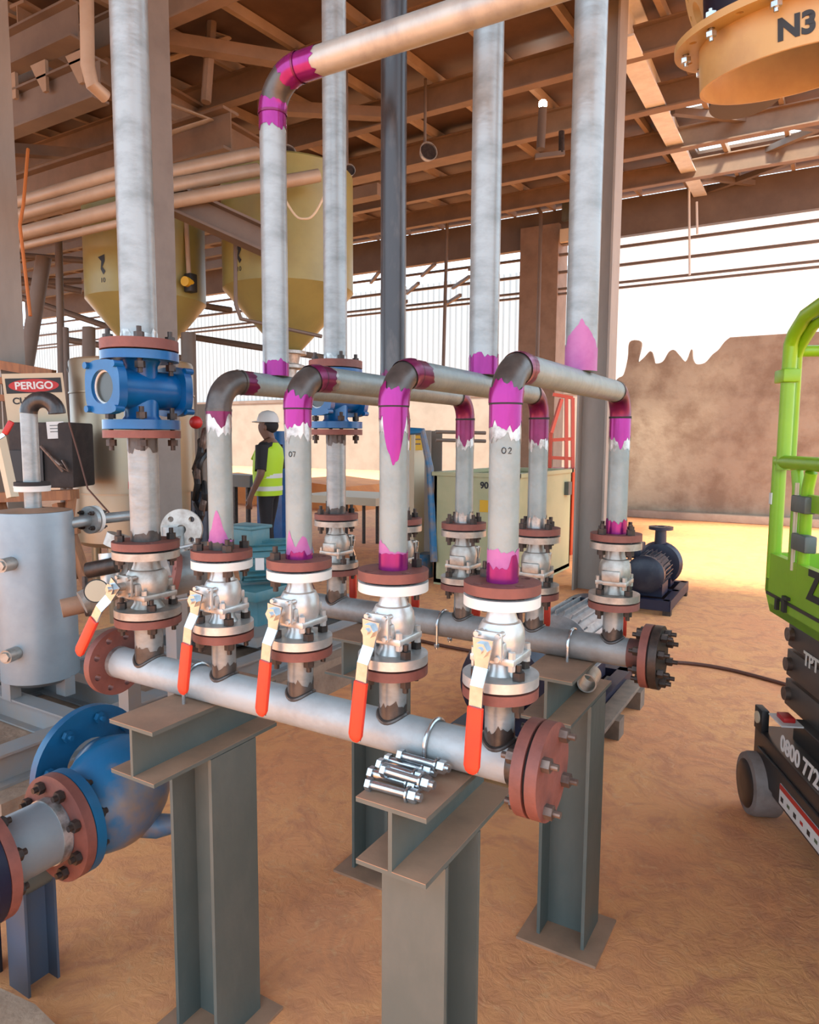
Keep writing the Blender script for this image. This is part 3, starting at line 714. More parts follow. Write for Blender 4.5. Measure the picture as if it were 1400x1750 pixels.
sleeve(E_, E_.a+E_.q, ragged(E_.a+E_.q+.055, .009, 95), rt_+.001, b=bY, N=64).build('paint_patch', 'magenta', t, 'magenta primer patch')
for s in (E_.a, E_.a+E_.q): sleeve(E_, s-.003, s+.003, rt_+.003, b=bY, step=.003).build('weld_ring', 'magenta_dark', t)

# sight-glass columns
def sight_column(y, zs, rl, ru, names, rfw=.090):
    x = XS[0]; ztop, zt0, zb0, zb1 = zs      # top of upper rust flange, .. bottom of lower rust flange
    # lower spool
    t = thing('spool_pipe', names[0], 'pipe', (x, y, ZF-TF))
    rf = .080 if y == Y0 else .075
    MB().cyl((x, y, ZF-TF), (x, y, zb1+.004), rl, n=36).build('pipe', 'galv', t)
    Pt = VPath((x, y, ZF), (0, 0, 1), zb1-ZF)
    sleeve(Pt, 0, ragged(.022, .008, 5), rl+.0008).build('weld_patch', 'bare', t); sleeve(Pt, ragged(Pt.L-.03, .01, 6), Pt.L, rl+.0008).build('weld_patch', 'bare', t)
    pipe_flange(t, x, y, rf, rl, skip=(1,))
    MB().plate(rfw, rl-.002, (4, rfw*.78), .009, (x, y, zb1), (0, 0, 1), .018, rot=.11).build('upper_flange', 'rust', t)
    # sight glass
    g = thing('sight_glass', names[1], 'sight glass', (x, y, zb0))
    zc = (zt0+zb0)/2+.004
    mb = MB(); mb.plate(rfw, .03, (4, rfw*.78), .009, (x, y, zb0), (0, 0, 1), .022, rot=.11); mb.build('lower_flange', 'blue', g)
    mb = MB(); mb.plate(rfw, .03, (4, rfw*.78), .009, (x, y, zt0-.020), (0, 0, 1), .020, rot=.11); mb.build('upper_flange', 'blue', g)
    mb = MB(); mb.lathe([(.048, zb0+.02), (.040, zb0+.032), (.040, zt0-.032), (.048, zt0-.02)], (x, y, 0), (0, 0, 1), 32)
    mb.cyl((x, y-.085, zc), (x, y+.085, zc), .047, n=36)
    for s in (-1, 1):
        mb.cbox((x, y+s*.012, zb0+.04), (.02, .02, .04), bev=.003)
    mb.build('body', 'blue', g)
    for s in (-1, 1):
        yy = y+s*.085
        Mx = Matrix.Translation((x, yy, zc)) @ Matrix.Rotation(PI/2, 4, 'X')
        mb = MB(); n = 40
        sq = [(.062*math.copysign(abs(math.cos(2*PI*k/n))**.62, math.cos(2*PI*k/n)), .062*math.copysign(abs(math.sin(2*PI*k/n))**.62, math.sin(2*PI*k/n))) for k in range(n)]
        ci = [(.039*math.cos(2*PI*k/n), .039*math.sin(2*PI*k/n)) for k in range(n)]
        d0, d1 = (0, .022) if s < 0 else (-.022, 0)
        vs = [(a, b, d0) for a, b in sq]+[(a, b, d1) for a, b in sq]+[(a, b, d1) for a, b in ci]+[(a, b, d0) for a, b in ci]
        fs = []
        for k in range(n):
            j = (k+1) % n
            for q in range(4): fs.append((q*n+k, q*n+j, ((q+1) % 4)*n+j, ((q+1) % 4)*n+k))
        mb.add(vs, fs, Mx)
        for ax, az in ((-1, -1), (1, -1), (1, 1), (-1, 1)): mb.cyl((x+ax*.050, yy-.006 if s < 0 else yy+.006, zc+az*.050), (x+ax*.050, yy+s*.030, zc+az*.050), .008, n=10)
        gl = mb.build('window_frame', 'blue', g)
        MB().cyl((x, yy+s*.004, zc), (x, yy+s*.010, zc), .040, n=36).build('window', 'glass', gl, 'dark round sight window')
        MB().pipe((x, yy+s*.009, zc), (x, yy+s*.013, zc), .041, .035).build('window_seal', 'white_ring', gl, 'white seal ring')
    flange_bolts(g, (x, y, zt0), (0, 0, 1), rfw*.78, .052, rot=.11, nut=.012)
    flange_bolts(g, (x, y, zb0), (0, 0, 1), rfw*.78, .050, rot=.11, nut=.012)
    # riser above
    t = thing('riser_pipe', names[2], 'pipe', (x, y, zt0))
    MB().cyl((x, y, zt0+.004), (x, y, 5.3), ru, n=40).build('pipe', 'galv', t)
    MB().plate(rfw, ru-.002, (4, rfw*.78), .009, (x, y, zt0+.004), (0, 0, 1), .024, rot=.11).build('flange', 'rust', t)
    MB().cyl((x, y, zt0-.002), (x, y, zt0+.006), rfw*.85, n=32).build('gasket', 'gasket', t)
    Pu = VPath((x, y, zt0+.028), (0, 0, 1), 3)
    sleeve(Pu, 0, ragged(.018, .010, 7), ru+.0008).build('weld_patch', 'bright', t)
sight_column(Y0, (1.726, 1.698, 1.515, 1.494), .035, .042, ('short grey spool pipe between the first front valve and the blue sight glass', 'blue sight glass with a round dark window on the front left column', 'wide light-grey riser pipe rising from the front blue sight glass'))
sight_column(Y1, (1.76, 1.728, 1.532, 1.510), .033, .039, ('grey spool pipe under the rear sight glass', 'rear blue sight glass partly hidden behind the bridging pipes', 'light grey riser pipe rising from the rear sight glass'))

# U-bolts, stands
def u_bolt(x, y, label):
    mb = MB(); r = RH+.004
    pts = [(x, y-r, ZH-RH-.03)]+[(x, y-r*math.cos(a), ZH+r*math.sin(a)) for a in [PI*k/16 for k in range(17)]]+[(x, y+r, ZH-RH-.03)]
    mb.tube(pts, .0042, 8); t = thing('u_bolt', label, 'clamp', (x, y, ZH-RH)); mb.build('rod', 'zinc', t)
    for s in (-1, 1): MB().hexa((x, y+s*r, ZH-RH-.024), (x, y+s*r, ZH-RH-.016), .009).build('nut', 'zinc', t)
u_bolt(-1.27, Y0, 'zinc U-bolt holding the left end of the front header'); u_bolt(-.62, Y0, 'zinc U-bolt on the front header above the loose bolts')
u_bolt(-.60, Y1, 'zinc U-bolt holding the right end of the rear header'); u_bolt(-1.02, Y1, 'zinc U-bolt on the rear header behind the fourth front valve')
def stand(xc, yb0, yb1, py, label, rotp=False, pw=.15):
    t = thing('pipe_stand', label, 'stand', (xc, py, 0)); zt = ZH-RH-.001
    MB().ibeam((xc, yb0, zt-.062), (xc, yb1, zt-.062), .142, .124, .009, .008).build('cross_beam', 'stand', t)
    mb = MB(); mb.box((xc-.0705, yb0-.001, zt-.0005), (xc+.0705, yb1, zt+.0006)); mb.build('top_plate', 'stand_top', t, 'brownish bare top face'); dm = MB(); dm.box((xc-.0705, yb0-.001, zt-.1155), (xc-.004, yb1, zt-.1142)); dm.box((xc+.004, yb0-.001, zt-.1155), (xc+.0705, yb1, zt-.1142)); dm.build('dust_layer', 'stand_top', t, 'brown dust on the lower flange')
    MB().ibeam((xc+.006*rotp, py, .008), (xc+.006*rotp, py, zt-.125), .132 if rotp else pw, .145, .010, .008, (0, 1, 0) if rotp else (1, 0, 0)).build('post', 'stand', t)
    MB().box((xc-.12, py-.12, 0), (xc+.12, py+.11, .008)).build('base_plate', 'stand_top', t)
    return t
stand(-1.270, .955, 1.345, 1.19, 'grey steel beam stand under the left end of the front header')
stand(-.605, .960, 1.335, 1.10, 'nearest grey steel beam stand, with loose zinc bolts on its top', True)
stand(-1.275, 1.74, 2.13, 1.965, 'grey steel beam stand behind, under the left part of the rear header')
stand(-.605, 1.73, 2.13, 1.985, 'grey steel beam stand under the right end of the rear header')
# loose bolts
zt = ZH-RH+.0006
bl = [((636, 1341), (728, 1366), 0), ((640, 1322), (742, 1352), 0), ((655, 1308), (755, 1340), 0), ((668, 1300), (775, 1330), 0), ((690, 1292), (790, 1320), 1), ((662, 1318), (760, 1348), 1)]
for k, (a, b, up) in enumerate(bl):
    z = zt+.010+up*.017; p0 = W(*a, z=z); p1 = W(*b, z=z); d = (p1-p0).normalized(); L = .098
    t = thing('loose_bolt', ['loose zinc bolt lying nearest the edge of the stand top', 'second loose zinc bolt from the edge of the stand top', 'third loose zinc bolt in the pile on the stand', 'fourth loose zinc bolt, against the header',
        'loose zinc bolt lying on top of the pile beside the header', 'loose zinc bolt lying across the middle of the pile'][k], 'bolt', (p0.x, p0.y, z-.009))
    MB().cyl(p0, p0+d*L, .0075, n=14).build('shank', 'zinc', t)
    MB().hexa(p0-d*.010, p0, .0125).build('head', 'zinc', t)
    mb = MB(); mb.hexa(p0+d*(L-.022), p0+d*(L-.008), .0125); mb.build('nut', 'zinc', t)
    MB().cyl(p0+d*(L-.027), p0+d*(L-.0235), .0145, n=20).build('washer', 'zinc', t)

# ------------------------------------------------------------------ blue flanged elbow, bottom left
def big_flange(mb, p, d, ro, ri, t, k=8, rot=0): mb.plate(ro, ri, (k, ro*.80), .011, p, d, t, rot=rot)
G['blue_flange'] = mat('blue_flange', (.008, .115, .25), .4, 0, (.01, .085, .18), 5)
ax = V((0, 1, 0)); ya = 1.065
ec = V((-1.685, 0, .475))
f1 = V((ec.x, 1.055, ec.z))                # face between red-brown and blue flange
t = thing('flanged_elbow', 'blue and brown flanged pipe elbow low at the left', 'elbow', (ec.x, 1.2, .2))
mb = MB(); big_flange(mb, f1, ax, .140, .07, .026); mb.build('front_flange', 'blue_flange', t)
# body: bend from +Y towards -X, bulging
bc = V((ec.x-.02, 1.27, ec.z+.015))
pts = [f1+V((0, .015, 0)), V((ec.x, 1.13, ec.z)), V((ec.x-.01, 1.20, ec.z+.005)), V((ec.x-.05, 1.262, ec.z+.01)), V((ec.x-.12, 1.285, ec.z+.015)), V((ec.x-.19, 1.29, ec.z+.015))]
MB().tube(pts, lambda u: .090+.055*math.sin(PI*min(1, u*1.05)), 32, smooth=6).build('body', 'blue2', t)
mb = MB(); big_flange(mb, V((ec.x-.22, 1.27, ec.z+.03)), (1, 0, 0), .178, .08, .026, rot=.2); ff = mb.build('rear_flange', 'blue_flange', t)
Mq = frame((1, 0, 0)) @ Matrix.Rotation(.2, 4, 'Z')
for q in range(8):
    a = 2*PI*(q+.5)/8; c = V((ec.x-.205, 1.27, ec.z+.03))+Mq.to_3x3() @ V((.142*math.cos(a), .142*math.sin(a), 0)); mb = MB(); bolt(mb, c, (1, 0, 0), .034, .011, .017); mb.build('stud_bolt', 'blue_flange', t)
mb = MB(); mb.tube([(ec.x+.03, 1.22, ec.z-.06), (ec.x+.09, 1.28, ec.z-.09), (ec.x+.14, 1.32, ec.z-.085)], lambda u: .045-.022*u, 16); mb.build('drain_boss', 'blue2', t)
s = thing('pipe_spool', 'short bare steel pipe spool between two red-brown flanges at the lower left', 'pipe', (ec.x, .93, .2))
rs = .083
MB().cyl((ec.x, .84, ec.z), (ec.x, 1.03, ec.z), rs, n=40).build('pipe', 'tank', s)
MB().pipe((ec.x, 1.000, ec.z), (ec.x, 1.022, ec.z), rs+.003, rs-.004).build('weld_ring', 'bright', s)
mb = MB(); big_flange(mb, V((ec.x, 1.026, ec.z)), ax, .140, rs-.003, .026); mb.build('flange', 'rust', s)
mb = MB(); big_flange(mb, V((ec.x, .835, ec.z)), ax, .140, rs-.003, .026); mb.build('flange', 'rust', s)
flange_bolts(s, (ec.x, 1.052, ec.z), ax, .112, .056, k=8, nut=.016)
flange_bolts(s, (ec.x, .835, ec.z), ax, .112, .056, k=8, nut=.016)
t = thing('blue_fitting', 'dark blue flange cut off by the left edge of the view', 'flange', (ec.x, .76, .3))
mb = MB(); big_flange(mb, V((ec.x, .807, ec.z)), ax, .140, .07, .026); mb.build('flange', 'blue_dark', t)
MB().cyl((ec.x, .64, ec.z), (ec.x, .81, ec.z), .09, n=32).build('neck', 'blue_dark', t)
def small_stand(x, y, z, label, w=.09):
    t = thing('pipe_support', label, 'stand', (x, y, 0))
    MB().ibeam((x, y, 0), (x, y, z), w, .09, .007, .006, (0, 1, 0)).build('post', 'navy' if w < .08 else 'skid_blue', t)
    mb = MB(); mb.pipe((x, y-.05, z+.005), (x, y+.05, z+.005), .05, .044); mb.build('saddle', 'stand', t)
G['skid_blue'] = mat('slate_blue', (.085, .11, .16), .5, .1, (.10, .11, .13), 8)
small_stand(-1.80, 1.02, .315, 'slate blue channel support under the bare pipe spool'); small_stand(-1.95, .95, .315, 'dark support at the lower left edge behind the red-brown flange', .075)
p = W(60, 1720, z=.12)
mb = MB(); q = [W(-60, 1660, z=.14), W(0, 1688, z=.14), W(60, 1716, z=.14), W(110, 1765, z=.14), W(-60, 1900, z=.14)]
vs = [v.copy() for v in q]+[V((v.x, v.y, 0)) for v in q]; n = 5
mb.add(vs, [tuple(range(n)), tuple(range(n, 2*n))[::-1]]+[(i, n+i, n+(i+1) % n, (i+1) % n) for i in range(n)])
tag(mb.build('concrete_block', 'plinth'), 'rough concrete block at the bottom left corner', 'block')

# ------------------------------------------------------------------ skid with silver tank, left
pl = MB().box((-4.2, 1.30, 0), (-2.45, 3.9, .20)).build('concrete_plinth', 'plinth'); tag(pl, 'low concrete plinth carrying the grey skid at the left', 'plinth')
t = thing('equipment_skid', 'grey steel channel skid under the silver tank', 'skid', (-3.2, 2.6, .2))
for x in (-2.60, -3.40): MB().ibeam((x, 1.35, .265), (x, 3.75, .265), .10, .13, .010, .008).build('side_rail', 'skid', t)
for y in (1.75, 2.05, 2.6, 3.2, 3.7): MB().ibeam((-3.40, y, .265), (-2.60, y, .265), .08, .12, .008, .008).build('cross_member', 'skid', t)
TX, TY = -3.10, 1.86
t = thing('pressure_vessel', 'silver-grey upright cylindrical vessel at the left edge', 'tank', (TX, TY, .33)); TR = .165
mb = MB(); mb.lathe([(.02, .37), (TR*.75, .375), (TR, .40), (TR, 1.15), (TR*.97, 1.165), (.05, 1.178)], (TX, TY, 0), (0, 0, 1), 48); mb.build('shell', 'tank', t)
MB().lathe([(TR*.96, 1.1665), (.045, 1.18)], (TX, TY, 0), (0, 0, 1), 40, False).build('top_head', 'stand_top', t, 'dusty brown top')
for a in (.3, 2.4, 4.5):
    c = V((TX+.13*math.cos(a), TY+.13*math.sin(a), .33)); MB().cbox(c+V((0, 0, .03)), (.07, .05, .09)).build('foot', 'skid', t)
MB().cyl((TX, TY, 1.17), (TX, TY, 1.26), .036).build('top_nozzle', 'galv', t)
MB().cyl((TX, TY, 1.255), (TX, TY, 1.272), .075).build('nozzle_flange', 'white_ring', t)
for dx, dz in ((-.02, .95), (-.05, .55)):
    c = V((TX+.06, TY-.16, dz)); m2 = MB(); m2.cyl(c+V((0, .03, 0)), c+V((.03, -.05, 0)), .03, n=16); m2.hexa(c+V((.02, -.03, 0)), c+V((.035, -.06, 0)), .022); m2.build('side_fitting', 'stain_dirty', t)
t = thing('gooseneck_pipe', 'grey vent pipe bent over in a dark gooseneck on top of the silver vessel', 'pipe', (TX, TY, 1.28))
zt2 = W(58, 705, d=3.05).z
MB().cyl((TX, TY, 1.295), (TX, TY, zt2-.0), .036).build('pipe', 'galv', t)
dr = (ray(700, 900)-ray(660, 900)); dr = V((.83, .56, 0)).normalized(); rb2 = .062
mb = MB(); mb.tube([V((TX, TY, zt2))+dr*(rb2-rb2*math.cos(a))+V((0, 0, rb2*math.sin(a))) for a in [PI*k/16 for k in range(17)]], .037, 20); mb.build('bend', 'black_pipe', t, 'dark return bend')
MB().cyl((TX, TY, 1.279), (TX, TY, 1.297), .075).build('flange', 'gasket', t)
MB().cyl((TX, TY, 1.272), (TX, TY, 1.280), .077).build('backing_ring', 'white_ring', t)
t = thing('outlet_pipe', 'horizontal galvanized outlet pipe with a union flange right of the silver vessel', 'pipe', (TX+.4, TY+.3, 1.08))
p0 = W(75, 902, d=3.13); p1 = W(158, 888, d=3.35); p2 = W(235, 880, d=3.6)
MB().cyl(p0, p1, .026, n=24).build('pipe', 'galv', t); MB().cyl(p1, p2, .026, n=24).build('pipe', 'galv', t)
dd = (p2-p0).normalized(); MB().plate(.066, .02, (4, .05), .008, p1-dd*.022, dd, .018).build('flange', 'galv', t); MB().plate(.066, .02, (4, .05), .008, p1+dd*.004, dd, .018).build('flange', 'white_ring', t)
flange_bolts(t, p1, dd, .05, .046, nut=.011)
# second vessel edge (far left)
# filter / valve assembly behind the first valve
def zat(px, py, d): return W(px, py, d=d)
t = thing('valve_assembly', 'cluster of flanged steel valves and a round gauge behind the first front valve', 'valve', zat(230, 1090, 2.7))
MB().cyl(zat(140, 1030, 2.7), zat(300, 955, 2.9), .045, n=24).build('pipe', 'stain_dirty', t)
for px, py, d in ((215, 985, 2.75), (300, 950, 2.9), (325, 970, 2.6)): MB().plate(.095, .03, (6, .075), .008, zat(px, py, d), (.75, .65, -.1), .02).build('flange', 'stain_dirty', t)
MB().cyl(zat(298, 900, 2.9), zat(302, 1010, 2.9), .05, n=24).build('valve_body', 'galv', t)
MB().plate(.085, .02, (4, .06), .012, zat(312, 905, 2.9), (.5, -.8, .1), .02).build('round_cap', 'stain_dirty', t)
MB().cyl(zat(285, 985, 2.5), zat(330, 975, 2.55), .075, n=28).build('housing', 'galv', t)
MB().plate(.082, 0, (6, .068), .006, zat(300, 985, 2.47), (-.4, -.7, .2), .02).build('red_cover', 'rust', t, 'round red-brown cover')
for k in range(4): MB().cyl(zat(250, 950+k*28, 2.5), zat(335, 930+k*30, 2.55), .006, n=8).build('tie_rod', 'stain', t)
c = zat(165, 1010, 2.5); dv = (CAMP-c).normalized()
MB().cyl(c-dv*.05, c, .042, n=28).build('gauge', 'black', t); MB().cyl(c, c+dv*.004, .038, n=28).build('gauge_face', 'wood_cream', t, 'round cream gauge face')
MB().cyl(zat(150, 975, 2.6), zat(200, 965, 2.6), .03, n=18).build('knob', 'bolt', t); MB().cyl(zat(185, 945, 2.65), zat(190, 1000, 2.65), .035, n=18).build('actuator', 'stain', t)
MB().cyl(zat(200, 935, 2.6), zat(207, 915, 2.6), .05, n=18).build('bonnet', 'stain_dirty', t)
for px in (215, 300): q = zat(px, 990, 2.78); MB().box((q.x-.03, q.y-.03, .33), (q.x+.03, q.y+.03, q.z)).build('support_foot', 'skid', t)
t = thing('side_valve', 'small valve with bare brown body on the skid rail left of the first lever', 'valve', zat(125, 1060, 3.0))
MB().cyl(zat(105, 1040, 3.0), zat(150, 1030, 3.05), .04, n=20).build('pipe', 'stand_top', t); MB().plate(.06, .02, (4, .045), .006, zat(148, 1030, 3.05), (.7, .7, 0), .016).build('flange', 'bolt_grey', t); MB().cyl(zat(145, 985, 3.05), zat(147, 1030, 3.05), .012).build('stem', 'bolt', t)

# ------------------------------------------------------------------ stainless tank
p = W(232, 800, d=6.0); r = .49
t = thing('steel_tank', 'large stainless tank with a warm reflection behind the left sight glass', 'tank', (p.x, p.y, 0))
zt3 = W(232, 622, d=6.0).z
MB().lathe([(r*.9, .62), (r, .66), (r, zt3-.02), (r*.98, zt3)], (p.x, p.y, 0), (0, 0, 1), 56).build('shell', 'steel_tank', t)
MB().lathe([(r+.012, 1.05), (r+.012, 1.062)], (p.x, p.y, 0), (0, 0, 1), 56, False).build('seam', 'steel_tank', t); MB().lathe([(r+.008, 1.86), (r+.008, 1.872)], (p.x, p.y, 0), (0, 0, 1), 56, False).build('seam', 'steel_tank', t)
for a in (.4, 1.97, 3.54, 5.1): MB().cyl((p.x+r*.8*math.cos(a), p.y+r*.8*math.sin(a), 0), (p.x+r*.8*math.cos(a), p.y+r*.8*math.sin(a), .66), .04).build('leg', 'steel_tank', t)
dv = V((-p.x, -p.y, 0)).normalized(); a0 = math.atan2(dv.y, dv.x)
def oncyl(c, r, z0, s, ang): return lambda v: V((c.x+(r+v.z)*math.cos(ang+v.x/r), c.y+(r+v.z)*math.sin(ang+v.x/r), z0+v.y))
mb = MB(); n = 8; vs = [];
for i in range(n+1):
    a = a0-.12+.34*i/n
    for z in (1.10, 1.16): vs.append((p.x+(r+.003)*math.cos(a), p.y+(r+.003)*math.sin(a), z))
mb.add(vs, [(2*i, 2*i+2, 2*i+3, 2*i+1) for i in range(n)]); mb.build('red_tape', 'red', t, 'strip of red tape')
c = W(282, 800, d=5.5)
for k in range(3): 
    m3 = MB(); m3.cyl(c+V((0, 0, -.02-k*.16)), c+V((0, 0, .0-k*.16)), .06); m3.cyl(c+V((0, 0, -.06-k*.16)), c+V((0, 0, .04-k*.16)), .025); m3.build('side_flange', 'stain_dirty', t)
bp_ = zat(125, 632, 5.7); t2 = t
mb = MB(); mb.ell(bp_, (.045, .045, .045)); mb.build('float_ball', 'bolt', t2); MB().tube([zat(125, 632, 5.7), zat(142, 650, 5.7), zat(155, 622, 5.7)], .012, 8).build('float_arm', 'bolt_grey', t2)

# ------------------------------------------------------------------ hoppers
def hopper(px, zs, d, r, label, tx, od):
    p = W(px, 600, d=d); zb, zc, ztp = zs
    t = thing('hopper', label, 'hopper', (p.x, p.y, zb))
    MB().lathe([(r, zc), (r, ztp), (r*.97, ztp+.02)], (p.x, p.y, 0), (0, 0, 1), 56, True).build('cylinder', 'hopper', t)
    MB().lathe([(.11, zb), (r, zc)], (p.x, p.y, 0), (0, 0, 1), 56, False).build('cone', 'hopper_cone', t)
    MB().lathe([(.17, zb), (.17, zb-.03), (.11, zb-.03), (.09, zb-.12), (.16, zb-.14), (.16, zb-.17), (.07, zb-.18), (.06, zb-.34), (.12, zb-.35), (.12, zb-.38)], (p.x, p.y, 0), (0, 0, 1), 24).build('outlet_valve', 'stain_dirty', t)
    dv = V((-p.x, -p.y, 0)); a0 = math.atan2(dv.y, dv.x)
    for dx, lab in tx:
        mm = oncyl(p, r, zc+.24, 1, a0+dx)
        n = 10
        mb = MB(); mb.add([mm(V(v)) for v in [(-.05, .07, .003), (.03, .09, .003), (.03, .03, .003), (.0, -.02, .003), (.035, -.06, .003), (.01, -.09, .003), (-.02, -.04, .003), (-.01, .03, .003)]], [(0, 1, 2, 7), (7, 2, 3, 6), (6, 3, 4, 5)]); mb.build('stencil_mark', 'black', t, 'dark stencilled mark')
        text_mb(lab, .06, oncyl(p, r, zc+.10, 1, a0+dx), .002).build('lettering', 'black', t)
    return t, p
t, p = hopper(254, (2.28, 2.84, 3.85), 7.0, .565, 'left yellow conical hopper hanging behind the wide left pipe', [(-.72, '10')], 0)
c = zat(326, 484, 6.62); cc = thing('hazard_lamp', 'small orange and black box on the right side of the left hopper', 'sensor', c)
MB().cbox(c, (.09, .09, .17), bev=.01).build('box', 'black', cc); MB().cyl(c, c+V((.02, -.09, 0)), .045, n=16).build('lens', 'yellow', cc, 'round orange face'); MB().cyl(zat(318, 375, 6.6), zat(323, 470, 6.6), .022, n=10).build('conduit', 'pale_pipe', cc)
t, p = hopper(495, (2.38, 2.96, 4.05), 7.05, .64, 'right yellow conical hopper behind the magenta elbow riser', [(-.78, '10')], 0)
o = MB().tube([zat(402, 395, 6.2), zat(403, 520, 6.2), zat(412, 545, 6.25), zat(550, 575, 6.6)], .018, 8).build('air_line', 'beam_dark'); tag(o, 'thin dark line running down the right hopper and along its cone', 'pipe')
o = MB().tube([zat(466, 300, 5.9), zat(500, 362, 5.9), zat(520, 374, 5.9), zat(540, 362, 5.9), zat(570, 300, 5.9)], .010, 8, smooth=5).build('hanging_cable', 'wood_cream'); tag(o, 'pale cable sagging between the two tall grey pipes', 'cable')
o = MB().tube([zat(48, 255, 5.2), zat(40, 350, 5.0), zat(34, 385, 5.0), zat(52, 540, 5.0)], .012, 8).build('rope', 'rope'); tag(o, 'orange rope hanging at the far left from the rack', 'rope')

# ------------------------------------------------------------------ signs and workbench at the left
def facing(px, py, d, tilt=0, yawoff=0):
    p = W(px, py, d=d); n = V((-p.x, -p.y, 0)).normalized(); n = Quaternion((0, 0, 1), yawoff) @ n
    s = V((0, 0, 1)).cross(n); u = V((0, 0, 1)); Mm = Matrix((s, u, n)).transposed().to_4x4() @ Matrix.Rotation(tilt, 4, 'Z'); Mm.translation = p; return Mm
Mm = facing(64, 705, 5.2, .07)
t = thing('warning_sign', 'white danger sign with a red oval headed PERIGO at the left', 'sign', W(64, 760, d=5.2)); k = 5.2/1198
MB().box((-46*k, -66*k, -.008), (46*k, 66*k, 0), Mm).build('board', 'wood_cream', t)
MB().box((-42*k, 33*k, 0), (42*k, 58*k, .003), Mm).build('black_band', 'black', t)
MB().prism([(38*k*math.cos(a), 45.5*k+11*k*math.sin(a)) for a in [2*PI*i/32 for i in range(32)]], .005, Mm).build('red_oval', 'red', t)
text_mb('PERIGO', 17*k, Mm @ Matrix.Translation((0, 45*k, .006)), .001, .002).build('lettering', 'white', t); text_mb('CUIDADO', 15*k, Mm @ Matrix.Translation((0, 20*k, .001)), .001, .002).build('lettering', 'black', t)
Mm = facing(95, 735, 5.0, .05)
t = thing('paper_notice', 'small white notice with a few dark lines left of the stainless tank', 'sign', W(95, 750, d=5.0)); MB().box((-.055, -.06, -.004), (.055, .06, 0), Mm).build('sheet', 'white', t)
for q in range(3): MB().box((-.035, .03-q*.022, 0), (.03-q*.008, .036-q*.022, .001), Mm).build('text_line', 'stand', t)
t = thing('wooden_frame', 'orange-brown timber frame behind the danger sign', 'frame', W(50, 860, d=5.6))
for a, b, w in (((-10, 622), (92, 640), .07), ((-10, 650), (60, 652), .05), ((86, 640), (100, 700), .06), ((0, 680), (22, 680), .05)): MB().obox(zat(*a, 5.5), zat(*b, 5.5), w, w).build('timber', 'wood', t)
t = thing('workbench', 'orange timber trestle bench behind the silver vessel', 'bench', W(70, 960, d=4.4))
MB().obox(zat(-20, 850, 4.4), zat(128, 845, 4.4), .12, .06).build('top_board', 'wood', t)
for a, b in (((122, 850), (112, 930)), ((100, 860), (130, 990)), ((118, 905), (150, 1000)), ((-5, 850), (30, 960))): MB().obox(zat(*a, 4.4), zat(*b, 4.4), .06, .05).build('leg', 'wood', t)
for a, b in (((100, 905), (135, 905)),): MB().obox(zat(*a, 4.4), zat(*b, 4.4), .05, .05).build('brace', 'wood', t)
t = thing('covered_cabinet', 'dark cabinet with cluttered black front behind the gooseneck pipe', 'cabinet', W(70, 845, d=4.9))
a, b = zat(12, 720, 5.0), zat(122, 720, 5.0); dx_ = (b-a); wlen = dx_.length; Mm = frame((0, 0, 1)); ux = dx_.normalized(); uy = V((0, 0, 1)).cross(ux)
Mc = Matrix((ux, uy, V((0, 0, 1)))).transposed().to_4x4(); Mc.translation = V((a.x, a.y, 0)); zA = zat(60, 835, 5.0).z; zB = zat(60, 722, 5.0).z
MB().box((0, 0, zA), (wlen, .35, zB), Mc, .015).build('body', 'dark_cloth', t); MB().box((.02, -.02, zA+.05), (wlen*.55, 0, zB-.2), Mc).build('panel', 'black', t)
for q in range(3): MB().tube([Mc @ V((.25+q*.05, -.03, zA+.30-q*.06)), Mc @ V((.33+q*.06, -.05, zA+.22-q*.05)), Mc @ V((.40, -.03, zA+.12+q*.04))], .012, 8).build('hose', 'bolt_grey', t)
t = thing('red_handle', 'red lever handle at the left edge beside the gooseneck pipe', 'handle', zat(5, 745, 3.6)); MB().obox(zat(-8, 752, 3.6), zat(8, 742, 3.6), .012, .02).build('shank', 'zinc', t); MB().obox(zat(8, 742, 3.6), zat(20, 720, 3.6), .022, .03, bev=.006).build('grip', 'red', t)
o = MB().obox(zat(-3, 735, 4.0), zat(22, 850, 4.0), .05, .04).build('timber_prop', 'wood_cream'); tag(o, 'slanting pale timber at the left edge', 'timber')
for k, (a, b) in enumerate([((155, 862), (195, 925)), ((172, 838), (205, 865))][:1]):
    o = MB().tube([zat(118, 722, 4.95), zat(135, 780, 4.9), zat(150, 835, 4.9), zat(190, 880, 4.8)], .006, 6).build('wire', 'cable'); tag(o, 'thin brown wire hanging in front of the stainless tank', 'cable')

# dark machinery right of stainless tank
t = thing('hose_rack', 'dark tangle of hoses with a red cap between the stainless tank and the bare elbow', 'machine', W(345, 920, d=5.4))
for k in range(9):
    rr = random.Random(k); x0 = 335+rr.uniform(0, 14)
    MB().tube([zat(x0+rr.uniform(-6, 8), 735+k*18, 5.4), zat(x0+rr.uniform(-8, 10), 755+k*18, 5.3), zat(x0+rr.uniform(-8, 8), 785+k*17, 5.4)], .025, 8, smooth=4).build('hose', 'black' if k % 3 else 'bolt_grey', t)
MB().cyl(zat(342, 840, 5.5), zat(342, 925, 5.5), .07).build('cylinder', 'navy', t); MB().ell(zat(335, 722, 5.4), (.05, .05, .05)).build('cap', 'red', t)
q = zat(346, 950, 5.6); MB().cyl(zat(346, 720, 5.6), (q.x, q.y, 0), .03).build('post', 'beam_dark', t)

